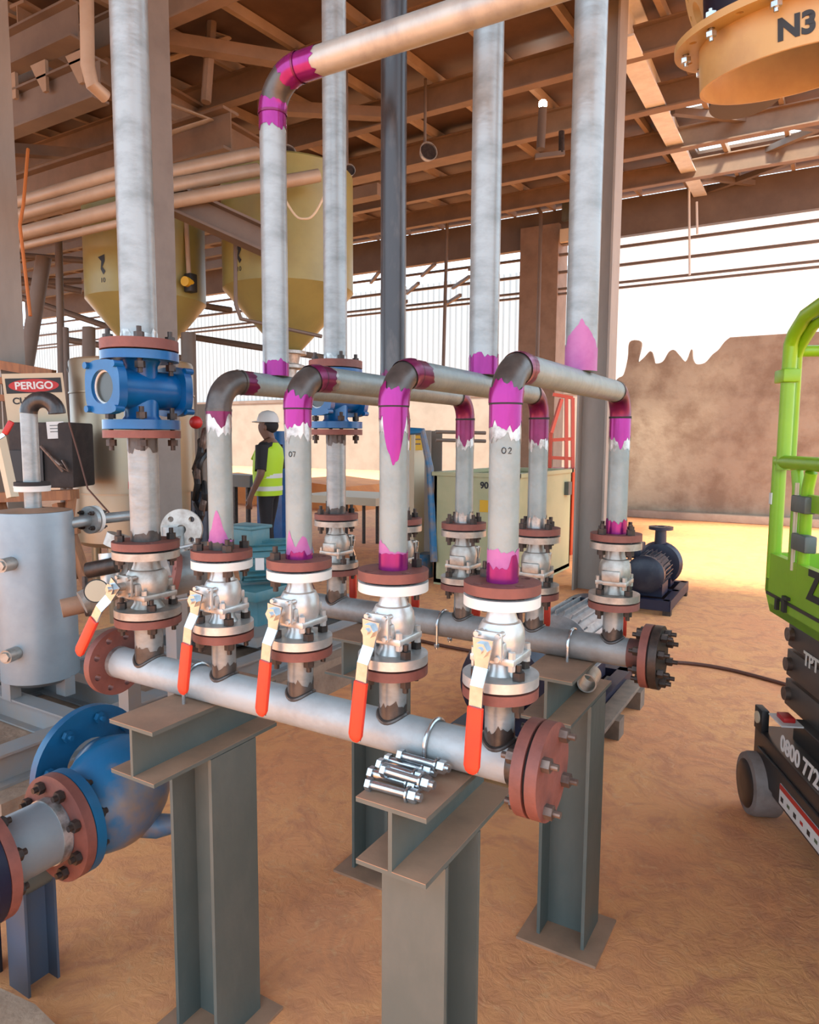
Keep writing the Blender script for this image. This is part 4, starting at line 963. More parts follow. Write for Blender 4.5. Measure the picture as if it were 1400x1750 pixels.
# ------------------------------------------------------------------ teal motor
d = 4.2; mc = zat(440, 958, d); axm = V((.62, .78, 0)).normalized()
t = thing('teal_motor', 'teal electric motor with terminal box behind the second and third front valves', 'motor', (mc.x, mc.y, mc.z-.2))
mb = MB(); mb.cyl(mc-axm*.10, mc+axm*.20, .115, n=32)
for k in range(20):
    a = 2*PI*k/20; n = frame(axm).to_3x3() @ V((math.cos(a), math.sin(a), 0)); tn = axm.cross(n)
    mb.obox(mc-axm*.09+n*.115, mc+axm*.18+n*.115, .006, .03, n)
mb.build('finned_body', 'teal', t)
MB().lathe([(.11, 0), (.125, .02), (.125, .10), (.08, .13)], mc+axm*.2, axm, 32).build('fan_cowl', 'teal', t)
bx = zat(425, 915, d); MB().cbox(bx, (.20, .16, .10), Matrix.Translation((0, 0, 0)), .01).build('terminal_box', 'teal', t); MB().cbox(bx+V((0, 0, .055)), (.22, .18, .02), None, .004).build('box_lid', 'teal', t)
MB().cyl(mc-axm*.24, mc-axm*.10, .05).build('shaft_guard', 'teal', t)
sm = mc-V((0, 0, .17)); mb = MB(); mb.cbox(sm, (.34, .40, .06), None, .006); mb.cbox(sm-V((0, 0, .12)), (.10, .12, .2)); mb.build('foot_plate', 'teal', t)
Mm = facing(444, 964, 3.9); t3 = MB().box((-.024, -.034, -.002), (.024, .034, .001), Mm).build('name_plate', 'white', t, 'white label plate')
o = MB().box((mc.x-.22, mc.y-.25, .335), (mc.x+.22, mc.y+.25, sm.z-.215)).build('motor_base', 'skid'); tag(o, 'grey base block carrying the teal motor', 'base')
for k, (a, b) in enumerate([((392, 1088), (600, 1030))]):
    o = MB().ibeam(W(*a, z=.28), W(*b, z=.28), .09, .13, .009, .008).build('skid_channel', 'skid'); tag(o, ['grey channel beam passing behind the second and third valves', 'grey channel beam just above the front header between its valves'][k], 'beam')

# ------------------------------------------------------------------ person
def person():
    p = W(462, 978, z=0); rd = V((math.cos(YAW), math.sin(YAW), 0)); face = -rd           # faces the picture's left
    face = (Quaternion((0, 0, 1), -.25) @ face)
    side = V((0, 0, 1)).cross(face)
    t = thing('person', 'man in white hard hat and yellow hi-vis vest standing in profile', 'person', (p.x, p.y, 0))
    def L(f, s, z): return p+face*f+side*s+V((0, 0, z))
    J = {}; vs = []; es = []; rs = []
    def add(n, q, r, par=None):
        J[n] = len(vs); vs.append(L(*q)); rs.append(r)
        if par is not None: es.append((J[par], J[n]))
    add('pelvis', (0, 0, .95), (.15, .125)); add('belly', (.015, 0, 1.10), (.155, .13), 'pelvis'); add('chest', (.0, 0, 1.30), (.17, .135), 'belly'); add('shoul', (-.015, 0, 1.43), (.11, .10), 'chest')
    add('neck', (0, 0, 1.51), (.055, .055), 'shoul'); add('head0', (.02, 0, 1.58), (.075, .065), 'neck'); add('head1', (.02, 0, 1.68), (.095, .078), 'head0'); add('head2', (.01, 0, 1.755), (.07, .06), 'head1')
    add('nose', (.112, 0, 1.635), (.014, .014), 'head0')
    for s, nm, fx in ((1, 'l', -.03), (-1, 'r', .05)):
        add('hip'+nm, (0, s*.09, .90), (.095, .095), 'pelvis'); add('knee'+nm, (fx+.02, s*.10, .50), (.065, .062), 'hip'+nm); add('ank'+nm, (fx-.03, s*.10, .10), (.045, .045), 'knee'+nm)
        add('heel'+nm, (fx-.02, s*.10, .045), (.045, .042), 'ank'+nm); add('toe'+nm, (fx+.16, s*.11, .035), (.038, .032), 'heel'+nm)
        add('sh'+nm, (-.01, s*.19, 1.41), (.065, .06), 'shoul'); add('elb'+nm, (-.03+(.0 if s > 0 else .03), s*.25, 1.13), (.045, .045), 'sh'+nm); add('wri'+nm, (.09, s*.25, .90), (.030, .032), 'elb'+nm)
        add('palm'+nm, (.115, s*.245, .83), (.034, .022), 'wri'+nm)
        for k in range(4):
            o = (k-1.5)*.020
            add(f'f{k}a'+nm, (.125+o, s*.242, .775-(.006 if k in (0, 3) else 0)), (.0095, .0095), 'palm'+nm); add(f'f{k}b'+nm, (.135+o, s*.225, .735), (.008, .008), f'f{k}a'+nm)
        add('th'+nm, (.155, s*.23, .835), (.011, .011), 'palm'+nm); add('thb'+nm, (.168, s*.222, .80), (.009, .009), 'th'+nm)
    me = bpy.data.meshes.new('body'); me.from_pydata(vs, es, []); ob = bpy.data.objects.new('body', me); COL.objects.link(ob)
    sk = ob.modifiers.new('s', 'SKIN'); ob.modifiers.new('u', 'SUBSURF').levels = 2; ob.modifiers['u'].render_levels = 2
    for i, r in enumerate(rs): me.skin_vertices[0].data[i].radius = r
    me.skin_vertices[0].data[0].use_root = True
    dg = bpy.context.evaluated_depsgraph_get(); nm = bpy.data.meshes.new_from_object(ob.evaluated_get(dg)); bpy.data.objects.remove(ob)
    nm.name = 'body'; nm.materials.clear()
    for k in ('skin', 'cloth', 'black'): nm.materials.append(G[k])
    for pl in nm.polygons:
        c = pl.center-p; z = c.z; sd = abs(c.dot(side)); pl.use_smooth = True
        pl.material_index = 0 if (z > 1.47 or (sd > .2 and z < 1.17)) else (2 if z < .09 else 1)
    for v in nm.vertices: v.co -= p
    b = bpy.data.objects.new('body', nm); COL.objects.link(b); b.parent = t
    Mf = Matrix((face, side, V((0, 0, 1)))).transposed().to_4x4(); Mf.translation = p
    # vest: shell round the torso, open sleeves
    n = 28; prof = [(.88, .185, .15, .01), (1.0, .185, .155, .015), (1.15, .19, .16, .015), (1.30, .20, .162, .0), (1.40, .19, .14, -.01), (1.465, .10, .095, -.015)]
    vs = []; fs = []
    for z, rs_, rf_, off in prof:
        for i in range(n): a = 2*PI*i/n; vs.append((off+rf_*math.cos(a), rs_*math.sin(a)*1.02, z))
    for k in range(len(prof)-1):
        for i in range(n):
            j = (i+1) % n
            if k in (2, 3) and abs(math.sin(2*PI*(i+.5)/n)) > .93: continue
            fs.append((k*n+i, k*n+j, (k+1)*n+j, (k+1)*n+i))
    mb = MB(); mb.add(vs, fs, Mf); vest = mb.build('vest', 'hivis', t, 'yellow hi-vis vest')
    for z0 in (.935, 1.075):
        mb = MB(); mb.lathe([(.160, z0), (.160, z0+.05)], (0, 0, 0), (0, 0, 1), 28, False)
        for v in mb.bm.verts:
            c = v.co; v.co = Mf @ V((c.x*.985+.013, c.y*1.19, c.z))
        mb.build('reflective_band', 'reflect', vest, 'silver reflective band')
    for s in (-1, 1):
        mb = MB(); mb.tube([Mf @ V((-.01, s*.135, 1.463)), Mf @ V((.08, s*.12, 1.40)), Mf @ V((.158, s*.09, 1.28))], .014, 8); mb.build('shoulder_strap', 'hivis', vest)
        sl = MB(); sl.cyl(Mf @ V((-.012, s*.185, 1.43)), Mf @ V((-.025, s*.245, 1.17)), .072, .058, 18); sl.build('sleeve', 'cloth', t, 'black short sleeve')
        MB().ell((.0, s*.082, 1.63), (.022, .012, .033), Mf).build('ear', 'skin', t)
    MB().ell((-.035, 0, 1.655), (.085, .083, .085), Mf).build('hair', 'cloth', t, 'short black hair')
    mb = MB(); mb.lathe([(.125, 1.70), (.118, 1.705), (.112, 1.74), (.095, 1.79), (.06, 1.82), (.01, 1.832)], (0, 0, 0), (0, 0, 1), 28)
    mb.ell((.075, 0, 1.705), (.105, .09, .012))
    for v in mb.bm.verts: v.co = Mf @ V((v.co.x*1.08, v.co.y*.95, v.co.z-.01))
    mb.build('hard_hat', 'white', t, 'white hard hat')
    for s in (-1, 1): MB().ell((.090, s*.032, 1.655), (.010, .014, .009), Mf).build('eye', 'cloth', t)
    MB().ell((.095, 0, 1.59), (.012, .026, .007), Mf).build('mouth', 'stand_top', t)
person()

# ------------------------------------------------------------------ cream box tank
pc = W(880, 1015, z=0); pl_ = W(742, 990, d=6.4); yT = pc.y
xL = W(742, 900, y=yT).x; yR = W(975, 900, x=pc.x).y; zT = W(880, 812, y=yT).z
t = thing('box_tank', 'open rectangular cream-green tank marked 90 behind the rear valves', 'tank', ((pc.x+xL)/2, (yT+yR)/2, 0))
w = .03; mb = MB()
mb.box((xL, yT, .02), (pc.x, yT+w, zT)); mb.box((xL, yR-w, .02), (pc.x, yR, zT)); mb.box((xL, yT, .02), (xL+w, yR, zT)); mb.box((pc.x-w, yT, .02), (pc.x, yR, zT)); mb.box((xL, yT, 0), (pc.x, yR, .06)); mb.build('shell', 'cream', t)
mb = MB(); e = .05
mb.box((xL-.02, yT-.02, zT-.03), (pc.x+.02, yT+e, zT+.01)); mb.box((xL-.02, yR-e, zT-.03), (pc.x+.02, yR+.02, zT+.01)); mb.box((xL-.02, yT, zT-.03), (xL+e, yR, zT+.01)); mb.box((pc.x-e, yT, zT-.03), (pc.x+.02, yR, zT+.01)); mb.build('rim', 'cream', t)
MB().box((xL+.04, yT+.04, .3), (pc.x-.04, yR-.04, .5)).build('contents', 'cream_in', t)
Mt = Matrix(((1, 0, 0, W(828, 830, y=yT).x), (0, 0, -1, yT-.002), (0, 1, 0, W(828, 830, y=yT).z), (0, 0, 0, 1))); text_mb('90', .09, Mt, .002, .003).build('number', 'black', t)
q = W(828, 865, y=yT); MB().box((q.x-.05, yT-.004, q.z-.06), (q.x+.05, yT, q.z+.06)).build('yellow_label', 'yellow', t)
q = W(968, 835, x=pc.x); MB().box((pc.x, q.y-.07, q.z-.07), (pc.x+.05, q.y+.05, q.z+.08)).build('corner_lug', 'stand', t)
q = W(722, 985, z=0); o = MB().cyl((q.x, q.y, 0), (q.x, q.y, .26), .12); tag(o.build('blue_drum', 'blue2'), 'small bright blue container at the left foot of the cream tank', 'container')
# blue ladder post, yellow sign, column behind
p = W(735, 900, d=7.3)
t = thing('blue_bracket', 'blue bent steel post leaning left of the cream tank', 'post', W(740, 1000, d=7.2)); MB().tube([W(700, 737, d=7.3), W(722, 737, d=7.3), W(735, 800, d=7.3), W(742, 960, d=7.3)], .04, 8).build('post', 'blue2', t)
Mm = facing(711, 752, 7.55); t = thing('yellow_notice', 'small yellow notice behind the pipe with the long pink drip', 'sign', W(711, 770, d=7.1)); MB().box((-.07, -.11, -.005), (.07, .11, .005), Mm).build('board', 'yellow', t)
for q in range(3): MB().box((-.05, .05-q*.05, .005), (.05, .065-q*.05, .007), Mm).build('text_line', 'bolt_grey', t)
pp = W(728, 760, d=8.6); o = MB().ibeam((pp.x, pp.y, 0), (pp.x, pp.y, 1.62), .30, .3, .012, .01, (0, 1, 0)).build('steel_post', 'column'); tag(o, 'short grey steel post left of the cream tank, above the blue bracket', 'post')
o = MB().box(W(700, 985, d=7.7)-V((.02, .0, .3)), W(722, 735, d=7.7)+V((.02, .02, 0))); tag(o.build('cream_post', 'wood_cream'), 'cream upright board behind the yellow notice', 'board')
for k, (py) in enumerate((738, 752)):
    o = MB().cyl(W(745, py, d=7.8), W(830, py+2, d=8.0), .02, n=8).build('cross_rail', 'beam_dark'); tag(o, ['upper thin rail above the cream tank', 'lower thin rail above the cream tank'][k], 'rail')
mb = MB(); c = W(822, 742, d=2.35)
# orange access lift far behind
t = thing('orange_lift', 'orange-red access lift frame standing far behind the cream tank', 'lift', W(958, 880, d=9.6)); d = 9.6
for a, b in (((945, 674), (979, 680)), ((979, 680), (979, 800)), ((968, 680), (968, 800)), ((960, 682), (942, 740)), ((942, 740), (940, 800)), ((944, 752), (979, 750)), ((942, 782), (979, 784))): MB().obox(W(*a, d=d), W(*b, d=d), .045, .045).build('rail', 'orange_red', t)
MB().box(W(925, 800, d=d)-V((.1, .2, 0)), V((W(985, 800, d=d).x+.1, W(985, 800, d=d).y+.3, 0))).build('base', 'orange_red', t)
o = MB().obox(W(1033, 780, d=8.6), V((W(1033, 900, d=8.6).x, W(1033, 900, d=8.6).y, 0)), .08, .08).build('marker_post', 'orange_red'); tag(o, 'orange post seen between the steel column and the last rear pipe', 'post')
# scraps at the far left work area
o = MB().prism([(0, 0), (9, 0), (8.6, .5), (7, .62), (5.2, .45), (3.4, .6), (1.5, .42), (.3, .5)], 2.2, Matrix(((1, 0, 0, -17.5), (0, 0, 1, 12.2), (0, 1, 0, 0), (0, 0, 0, 1)))).build('soil_bank', 'soil'); tag(o, 'bank of orange soil outside the open bay', 'soil')
t = thing('work_table', 'low table with pale sheet on thin black legs behind the man', 'table', W(600, 885, d=10.2))
for px in (560, 592, 622, 645): MB().cyl(W(px, 856, d=10.2), V((W(px, 885, d=10.2).x, W(px, 885, d=10.2).y, 0)), .025, n=8).build('leg', 'bolt', t)
MB().box(W(545, 858, d=10.4)-V((.3, .1, 0)), W(650, 846, d=10.4)+V((.3, .5, 0))).build('top', 'wood_cream', t)
t = thing('work_stand', 'grey-brown trestle in front of the man', 'table', W(415, 880, d=8.4)); MB().obox(W(396, 820, d=8.4), W(432, 822, d=8.4), .3, .14).build('top', 'skid', t)
for px in (402, 424): MB().cyl(W(px, 822, d=8.4), V((W(px, 885, d=8.4).x, W(px, 885, d=8.4).y, 0)), .03, n=8).build('leg', 'bolt', t)
c = W(478, 765, d=8.6); o = MB().cyl((c.x, c.y, 1.18), (c.x, c.y, c.z+.2), .15); o.box((c.x-.2, c.y-.2, 0), (c.x+.2, c.y+.2, 1.2)); tag(o.build('blue_drum', 'blue'), 'bright blue container seen behind the man', 'container')
t = thing('pale_partition', 'pale concrete doorway wall far behind the man', 'wall', W(450, 850, d=11)); a, b = W(330, 800, d=11.5), W(425, 800, d=11.0)
MB().obox((a.x, a.y, 0), (a.x, a.y, W(380, 690, d=11).z), .2, .9, (1, 0, 0)).build('pier', 'outside_conc', t); 
# lamps and horns on the roof
c = W(928, 178, d=8.2); t = thing('roof_lamp', 'small glowing lamp high under the roof between the two right pipes', 'lamp', c)
MB().ell(c, (.05, .05, .05)).build('bulb', 'lamp', t); MB().cyl(c-V((0, 0, .05)), W(924, 255, d=8.2), .05, n=14).build('lamp_stem', 'beam_dark', t); MB().obox(W(915, 268, d=8.2), W(965, 262, d=8.2), .06, .05).build('bracket', 'beam_dark', t); MB().cyl(W(960, 225, d=8.2), W(960, 262, d=8.2), .035, n=10).build('spot', 'bolt', t)
for k, (px, py, r_, d) in enumerate(((733, 258, .11, 8.2), (598, 290, .065, 7.6), (492, 262, .10, 7.6))):
    c = W(px, py, d=d); n_ = V((.75, -.62, .1)); t = thing('floodlight', ['round dark floodlight under the roof just right of the black pipe', 'small round dark floodlight beside the middle grey riser', 'round dark floodlight half hidden by the magenta elbow riser'][k], 'lamp', c)
    MB().lathe([(r_*.4, -.14), (r_*.8, -.08), (r_, 0), (r_*.9, .0), (r_*.85, -.03)], c, n_, 28, False).build('housing', 'stain_dirty', t); MB().cyl(c-V(n_)*.03, c-V(n_)*.02, r_*.88, n=28).build('lens', 'bolt', t)
    q = c-V(n_)*.13; MB().cyl(q, (q.x, q.y, RZ(q.y)+.34), .018, n=8).build('bracket', 'beam_dark', t)
t = thing('wall_panel', 'white notice and switch box high on the concrete pillar', 'panel', W(968, 370, d=13)); MB().box(W(962, 352, y=14.2)-V((0, .05, .3)), W(978, 352, y=14.2)+V((0, .05, .12))).build('box', 'stand', t); MB().box(W(958, 415, y=14.2)-V((0, .05, 0)), W(978, 390, y=14.2)+V((0, .05, 0))).build('notice', 'wood_cream', t)
hw = thing('chain_hoist', 'two thin white hanging rods at the end of the pale rafter', 'rod', W(1180, 440, y=13.8))
for px, y0_, y1_ in ((1178, 318, 470), (1191, 345, 400)): MB().cyl(W(px, y0_, y=13.8), W(px+1, y1_, y=13.8), .02, n=8).build('rod', 'white', hw)

# ------------------------------------------------------------------ yellow duct N3, top right
dc = W(1356, 126, d=2.55); da = V((.05, -.22, -1)).normalized()      # outward axis of the open end
t = thing('duct_nozzle', 'large yellow flanged duct mouth marked N3 at the top right', 'duct', dc); Rd = .315
Rr = None
rt3 = V((math.cos(YAW), math.sin(YAW), 0)); ax2 = (-rt3*.16+V((0, 0, -1))+V((math.sin(YAW), -math.cos(YAW), 0))*.10).normalized()
da = (V((0, 0, -1))+rt3*.13+V((-math.sin(YAW), math.cos(YAW), 0))*.13).normalized(); Ld = .155
MB().lathe([(Rd, -Ld), (Rd, 0), (Rd-.012, 0), (Rd-.012, -Ld)], dc, da, 64, False).build('shell', 'duct', t)
fb = dc-da*Ld
MB().plate(Rd+.085, Rd-.01, (20, Rd+.045), .013, fb-da*.012, da, .024, n=64).build('flange', 'duct', t)
Mq = frame(da)
for q in range(20):
    a = 2*PI*(q+.5)/20
    if q % 2: continue
    c = fb+Mq.to_3x3() @ V(((Rd+.045)*math.cos(a), (Rd+.045)*math.sin(a), 0)); mb = MB(); bolt(mb, c, da, .045, .012, .019); mb.build('flange_bolt', 'zinc', t)
MB().lathe([(Rd-.02, -.55), (Rd-.02, -.20), (Rd-.03, -.20), (.02, -.5)], dc, da, 48, False).build('inner_damper', 'blue_dark', t, 'dark blue inside')
# lettering wraps the shell on the camera side
vv = (CAMP-(dc-da*Ld*.5)); vv = (vv-da*vv.dot(da)).normalized(); sx = (-da).cross(vv)
tgt = (W(1363, 43, d=2.3)-dc); ang0 = math.atan2(tgt.dot(sx), tgt.dot(vv))
ang0 = .03
def ductmap(v): a = ang0+v.x/Rd; return dc-da*.058+(vv*math.cos(a)+sx*math.sin(a))*(Rd+.0015+v.z)-da*v.y
text_mb('N3', .088, ductmap, .001, .004).build('lettering', 'black', t)
h = thing('blue_housing', 'dark blue machine housing behind the yellow duct mouth', 'machine', dc); bb = W(1290, 60, d=3.3)
MB().cyl(W(1275, 172, d=3.5), W(1262, -60, d=3.5), .17, n=36).build('casing', 'blue_dark', h); MB().plate(.13, .05, (8, .10), .012, W(1205, 18, d=2.9), (-.75, -.2, -.35), .03).build('side_flange', 'duct', h, 'yellow side flange'); MB().cyl(W(1228, -30, d=2.9), W(1224, 40, d=2.9), .012, n=8).build('rod', 'white', h)

# ------------------------------------------------------------------ scissor lift, right
P0 = W(1300, 1395, z=0); DA = V((ray(850, 757).x, ray(850, 757).y, 0)).normalized(); NL = V((-DA.y, DA.x, 0))
if NL.dot(CAMP-P0) < 0: NL = -NL
ML = Matrix((DA, -NL, V((0, 0, 1)))).transposed().to_4x4(); ML.translation = P0
if ML.to_3x3().determinant() < 0: pass
def LP(px, py, v=0):
    r = ray(px, py); q = P0-NL*v; tt = (q-CAMP).dot(NL)/r.dot(NL); w_ = CAMP+r*tt-q; return V((w_.dot(DA), v, w_.z))
lt = thing('scissor_lift', 'lime green scissor lift with black chassis at the right edge', 'lift', P0)
uc = LP(1288, 1260).x; zc0 = LP(1345, 1400).z; zc1 = LP(1290, 1230).z
ch = MB(); ch.box((-2.2, 0, .13), (uc, .78, zc1-.02), ML, .012); ch.box((-2.2, -.012, .16), (uc-.07, 0, zc1-.08), ML, .004); ch.box((-2.2, .10, zc1-.03), (uc-.12, .70, zc1+.06), ML, .01); chs = ch.build('chassis', 'chassis', lt)
Mx = ML @ Matrix.Translation((uc, .04, zc1-.06))
MB().box((uc-.075, .0, zc1-.03), (uc+.005, .03, zc1+.065), ML, .004).build('corner_bracket', 'black', lt); MB().cyl(ML @ V((uc-.035, .002, zc1+.025)), ML @ V((uc-.035, -.006, zc1+.025)), .024, n=20).build('reflector', 'wood_cream', lt, 'pale round reflector')
wr = .125
for u in (uc-.095, -1.75):
    for v in (-.045, .72):
        c = ML @ V((u, v, wr)); wd2 = MB(); wd2.lathe([(wr*.80, -.012), (wr*.95, -.008), (wr, .01), (wr, .09), (wr*.94, .10)], c, -NL, 40); wh = wd2.build('wheel', 'tyre', lt); MB().lathe([(.03, -.020), (wr*.72, -.016), (wr*.78, -.010)], c, -NL, 36).build('wheel_disc', 'chassis', wh, 'dark wheel disc')
def sideM(u, z, v=-.014): return ML @ Matrix.Translation((u, v, z)) @ Matrix(((-1, 0, 0, 0), (0, 0, -1, 0), (0, 1, 0, 0), (0, 0, 0, 1)))
# text runs towards the camera (decreasing u)
def sidetext(s, px, py, size, m, v=-.0145, b=.003):
    q = LP(px, py, v)
    return text_mb(s, size, sideM(q.x, q.z, v), .001, b).build('lettering', m, lt)
q0 = LP(1336, 1268, -.013); q1 = LP(1400, 1328, -.013); tw = abs(q0.x-q1.x)
tm = text_mb('0800 772', .085, lambda v: v, .001, .002); xs = [v.co.x for v in tm.bm.verts]; wd3 = max(xs)-min(xs); sc3 = tw/wd3*1.03
mz = (q0.z+q1.z)/2
Ms = sideM((q0.x+q1.x)/2, LP(1365, 1300, -.013).z, -.0145) @ Matrix.Diagonal((sc3, min(1.3, max(.75, sc3)), 1, 1))
for v in tm.bm.verts: v.co = Ms @ v.co
tm.build('lettering', 'white', lt)
q0 = LP(1334, 1352, -.013); q1 = LP(1425, 1460, -.013)
mb = MB(); mb.box((q1.x, -.016, q0.z-.045), (q0.x, -.0125, q0.z+.030), ML); st = mb.build('sticker', 'white', lt, 'white safety sticker with red heading')
MB().box((q1.x, -.0165, q0.z+.010), (q0.x, -.0158, q0.z+.030), ML).build('red_band', 'red', st)
for k in range(7): u = q0.x-.015-k*(q0.x-q1.x)/7.5; MB().box((u-.022, -.0168, q0.z-.030+.006*(k % 2)), (u, -.0158, q0.z-.012), ML).build('pictogram', ['black', 'cream_in', 'black', 'red'][k % 4], st)
# red switch plate on the sloped top
qs = LP(1345, 1205, .06); Mz = ML @ Matrix.Translation((qs.x, .06, zc1+.062))
MB().cbox((0, 0, 0), (.13, .08, .006), Mz).build('switch_plate', 'white', lt, 'white plate with red switch'); MB().cbox((0, 0, .012), (.07, .045, .02), Mz, .004).build('red_switch', 'red', lt)
# scissor stack
us = LP(1345, 1120, .14).x; z0s, z1s = zc1+.05, LP(1345, 1062, .14).z+.03
n_s = 3
for k in range(n_s):
    za = z0s+(z1s-z0s)*k/n_s; zb2 = z0s+(z1s-z0s)*(k+1)/n_s-.012
    MB().box((-2.1, .14, za), (us, .19, zb2), ML, .006).build('scissor_arm', 'scissor', lt); MB().box((-2.1, .56, za), (us, .61, zb2), ML, .006).build('scissor_arm', 'scissor', lt)
    MB().cyl(ML @ V((us-.04, .12, (za+zb2)/2)), ML @ V((us-.04, .63, (za+zb2)/2)), .028, n=16).build('pivot_pin', 'bolt_grey', lt)
tm = text_mb('TPT', .075, lambda v: v, .001, .002); Ms = sideM(LP(1386, 1133, .138).x, LP(1386, 1133, .138).z, .138) 
for v in tm.bm.verts: v.co = Ms @ v.co
tm.build('lettering', 'reflect', lt)
# platform
ub = LP(1309, 985, .0).x; zt4 = LP(1309, 942, 0).z; zm4 = LP(1309, 1008, 0).z; zb4 = LP(1325, 1050, 0).z; ub2 = LP(1330, 1055, 0).x
prof = [(ub, zt4), (ub, zm4), (ub-.06, zb4), (-2.2, zb4), (-2.2, zt4)]
Mp = ML @ Matrix(((1, 0, 0, 0), (0, 0, 1, 0), (0, 1, 0, 0), (0, 0, 0, 1)))
mb = MB(); mb.prism(prof, .03, Mp); mb.prism(prof, .03, Mp @ Matrix.Translation((0, 0, .73))); mb.box((ub-.03, 0, zm4), (ub, .76, zt4), ML); mb.box((-2.2, .0, zb4), (ub-.06, .76, zb4+.03), ML); mb.build('platform', 'lime', lt)
mb = MB(); mb.box((-2.2, -.004, zm4-.012), (ub-.02, .0, zm4), ML); mb.build('fold_line', 'chassis', lt)
tm = text_mb('ZS', .14, lambda v: v, .001, .006); qz = LP(1396, 1005, 0); Ms = sideM(qz.x-.015, LP(1385, 1000, 0).z-.005, -.002)
for v in tm.bm.verts: v.co = Ms @ v.co
tm.build('lettering', 'black', lt)
for px, py, w_ in ((1331, 1032, .010), (1343, 1036, .014)): q = LP(px, py, 0); MB().box((q.x-w_, -.012, q.z-.022), (q.x+w_, 0, q.z+.022), ML).build('latch', 'black', lt)
q = LP(1345, 1030, 0); MB().box((q.x-.03, -.014, q.z+.012), (q.x+.015, 0, q.z+.024), ML).build('latch_bar', 'black', lt)
# guard rails
ug = ub-.02
zr = LP(1345, 600, .02).z; zmid = LP(1345, 790, .02).z
def rail(pts, r, name='guard_rail', m='lime', n=12, smooth=0): return MB().tube([ML @ V(q) for q in pts], r, n, smooth=smooth).build(name, m, lt)
ztop = LP(1400, 545, .02).z
uq = LP(1342, 760, .02).x
rail([(ug, .02, zt4-.1), (ug, .02, zmid+.02)], .026, 'corner_post')
rail([(ug-.035, .02, zmid-.03), (ug-.035, .02, zmid+.30), (ug-.04, .02, zr+.02), (ug-.07, .02, ztop-.02), (ug-.16, .02, ztop+.03), (ug-.32, .02, ztop+.05), (-2.1, .02, ztop+.05)], .026, 'guard_rail')
rail([(ug, .06, zmid-.02), (ug, .06, zr-.02), (ug-.03, .06, ztop-.06), (ug-.13, .06, ztop), (ug-.3, .06, ztop+.02), (-2.1, .06, ztop+.02)], .020, 'guard_rail')
rail([(ug, .02, zmid), (-2.1, .02, zmid)], .026, 'mid_rail')
rail([(ug-.01, .74, zt4-.1), (ug-.01, .74, ztop)], .026, 'corner_post'); rail([(ug, .02, zmid-.01), (ug, .74, zmid-.01)], .024, 'mid_rail'); rail([(ug, .06, zr), (ug, .74, zr)], .022, 'guard_rail'); rail([(-2.1, .74, zr), (ug, .74, zr)], .022, 'guard_rail')
u1 = LP(1362, 880, .02).x; u2 = LP(1378, 880, .02).x
for u in (u1, u2): rail([(u, .02, zt4-.06), (u, .02, zmid-.09), (u+(.02 if u == u1 else -.02), .02, zmid-.03)], .021, 'gate_post')
um = (u1+u2)/2; rail([(um, .0, zt4-.03), (um, .0, zmid-.07)], .007, 'hinge_rod', 'wood_cream', 8)
for py in (862, 928):
    q = LP(1369, py, .0); MB().box((q.x-.06, -.012, q.z-.030), (q.x+.06, .03, q.z+.030), ML, .006).build('hinge', 'stand', lt)
q = LP(1341, 640, 0); MB().box((ug-.075, -.012, q.z-.03), (ug+.02, .05, q.z+.02), ML, .006).build('collar', 'lime', lt)
q = LP(1395, 862, .02); MB().box((-2.1, .01, q.z-.03), (u2-.03, .03, q.z+.03), ML).build('gate_panel', 'lime', lt)
q = LP(1326, 852, 0); MB().box((ug-.012, -.008, q.z-.025), (ug+.012, -.004, q.z+.02), ML).build('label', 'reflect', lt)

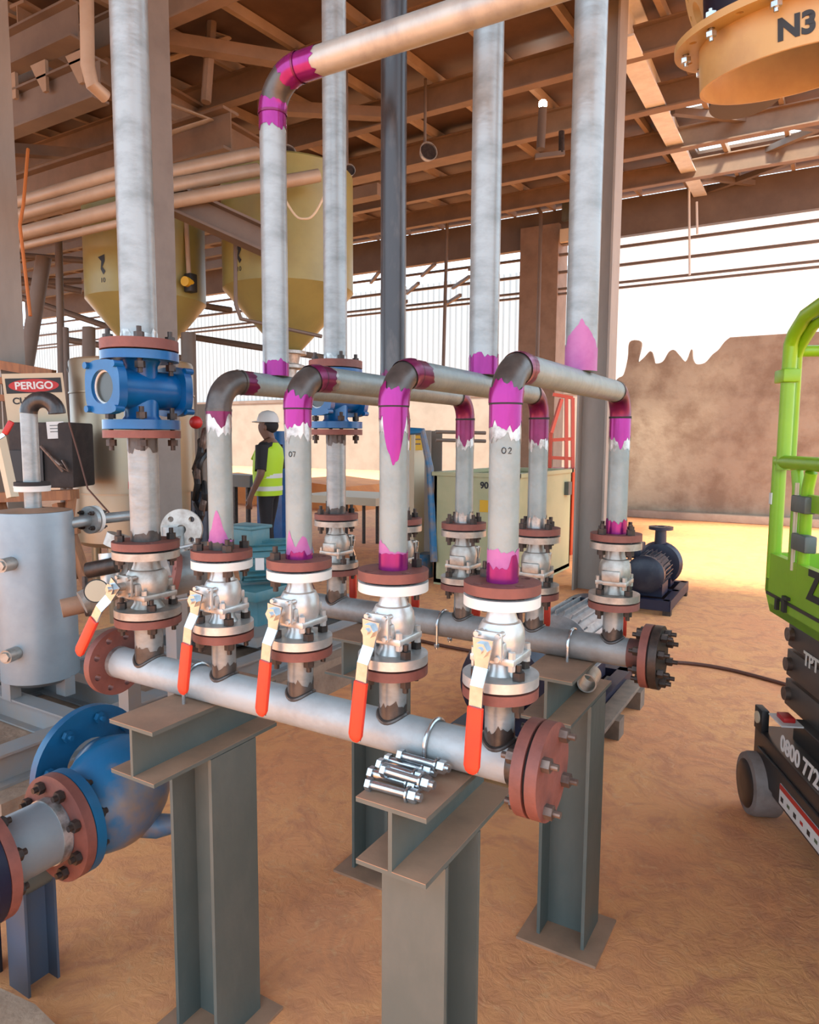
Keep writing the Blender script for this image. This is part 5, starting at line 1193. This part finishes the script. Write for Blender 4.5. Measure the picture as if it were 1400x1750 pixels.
# ------------------------------------------------------------------ pumps
def pump(c0, ang, s, label, motor, vol, base, nm='pump', motor_len=.34, mr=.13, fins=26, ext=.0):
    """base-mounted pump: motor towards local -x, volute towards +x"""
    t = thing(nm, label, 'pump', c0); Mr = Matrix.Translation(c0) @ Matrix.Rotation(ang, 4, 'Z') @ Matrix.Scale(s, 4); T = lambda *v: Mr @ V((v[0]+(ext if v[0] > .11 else 0), v[1], v[2]))
    mb = MB()
    for y in (-.18, .18): mb.box((-.50, y-.03, .04), (.42+ext, y+.03, .12), Mr)
    for x in (-.48, -.05, .38+ext): mb.box((x-.03, -.2, .04), (x+.03, .2, .12), Mr)
    mb.build('base_frame', base, t)
    for x in (-.46, .36+ext):
        for y in (-.18, .18): MB().box((x-.03, y-.03, 0), (x+.03, y+.03, .045), Mr).build('foot', 'bolt', t)
    zc = .30; R3 = Mr.to_3x3(); X = (R3 @ V((1, 0, 0))).normalized()
    mb = MB(); mb.cyl(T(-.40, 0, zc), T(-.05, 0, zc), mr*s, n=36)
    for k in range(fins):
        a = 2*PI*k/fins
        if -2.4 < (a-PI if a > PI else a) < -.7 and False: continue
        n = R3 @ V((0, math.cos(a), math.sin(a))); n.normalize(); mb.obox(T(-.40, 0, zc)+n*(mr*s+.006), T(-.06, 0, zc)+n*(mr*s+.006), .006*s, .03*s, n)
    mb.build('motor', motor, t); MB().lathe([(mr*1.12*s, 0), (mr*1.15*s, .08*s), (mr*.9*s, .10*s), (.03*s, .105*s)], T(-.38, 0, zc), -X, 40).build('fan_cover', motor if motor != 'fin_grey' else 'navy', t)
    if motor != 'fin_grey': MB().box((-.32, .06, zc+.10), (-.14, .20, zc+.22), Mr, .01).build('terminal_box', motor if motor != 'fin_grey' else 'navy', t)
    MB().box((-.36, -.12, .115), (-.1, .12, zc-.08), Mr).build('motor_foot', vol, t)
    MB().cyl(T(-.05, 0, zc), T(.12, 0, zc), .08*s).build('coupling_guard', 'duct' if nm == 'pump_unit' else vol, t)
    mb = MB(); mb.lathe([(.09*s, 0), (.17*s, .01*s), (.19*s, .06*s), (.17*s, .12*s), (.09*s, .13*s)], T(.12, 0, zc), X, 36); mb.cyl(T(.18, 0, zc), T(.18, 0, zc+.30), .055*s, .045*s); mb.box((.10+ext, -.11, .115), (.27+ext, .11, zc-.08), Mr); mb.build('volute', vol, t)
    MB().plate(.10*s, .03*s, (4, .075*s), .01*s, T(.18, 0, zc+.29), (0, 0, 1), .025*s).build('discharge_flange', vol, t); MB().plate(.11*s, .04*s, (8, .085*s), .01*s, T(.27, 0, zc), X, .025*s).build('suction_flange', vol, t)
    return t
G['fin_grey'] = mat('fin_silver', (.42, .42, .42), .35, .5, (.3, .3, .3), 20)
pR0 = V((-1.33, 6.78, 0)); pump(pR0, PI/2+.02, 1.12, 'black and navy motor pump on a skid standing on the open floor at the right', 'navy', 'blue_dark', 'blue_dark', 'pump_unit')
pM = W(905, 1250, z=0); pump(V((-1.20, 3.55, 0)), -PI/2-.02, 1.25, 'dark blue pump with ribbed motor on the floor behind the rear header', 'fin_grey', 'blue_dark', 'blue_dark', ext=.30, mr=.145)
# pallet
t = thing('pallet', 'weathered wooden pallet on the floor behind the right rear stand', 'pallet', (-.88, 3.5, 0))
for k in range(2): MB().box((-1.045+k*.115, 2.95, .10), (-.955+k*.115, 4.05, .122), None, .003).build('board', 'wood_grey', t)
for y in (3.05, 3.5, 3.97): MB().box((-1.04, y-.05, .0), (-.82, y+.05, .10)).build('bearer', 'wood_grey', t)
o = MB().pipe(W(1003, 1168, z=.79), W(1012, 1152, z=.79), .028, .024); tag(o.build('pipe_clip', 'stain_dirty'), 'shiny bent metal clip on the edge of the rear stand flange', 'clip')
# cable on the floor
pts = [W(px, py, z=.012) for px, py in ((640, 1070), (700, 1090), (780, 1108), (850, 1118), (1000, 1130), (1140, 1131), (1230, 1141), (1330, 1166), (1420, 1195))]
tag(MB().tube(pts, .012, 8, smooth=6).build('floor_cable', 'cable'), 'brown cable lying across the floor from behind the headers to the lift', 'cable')
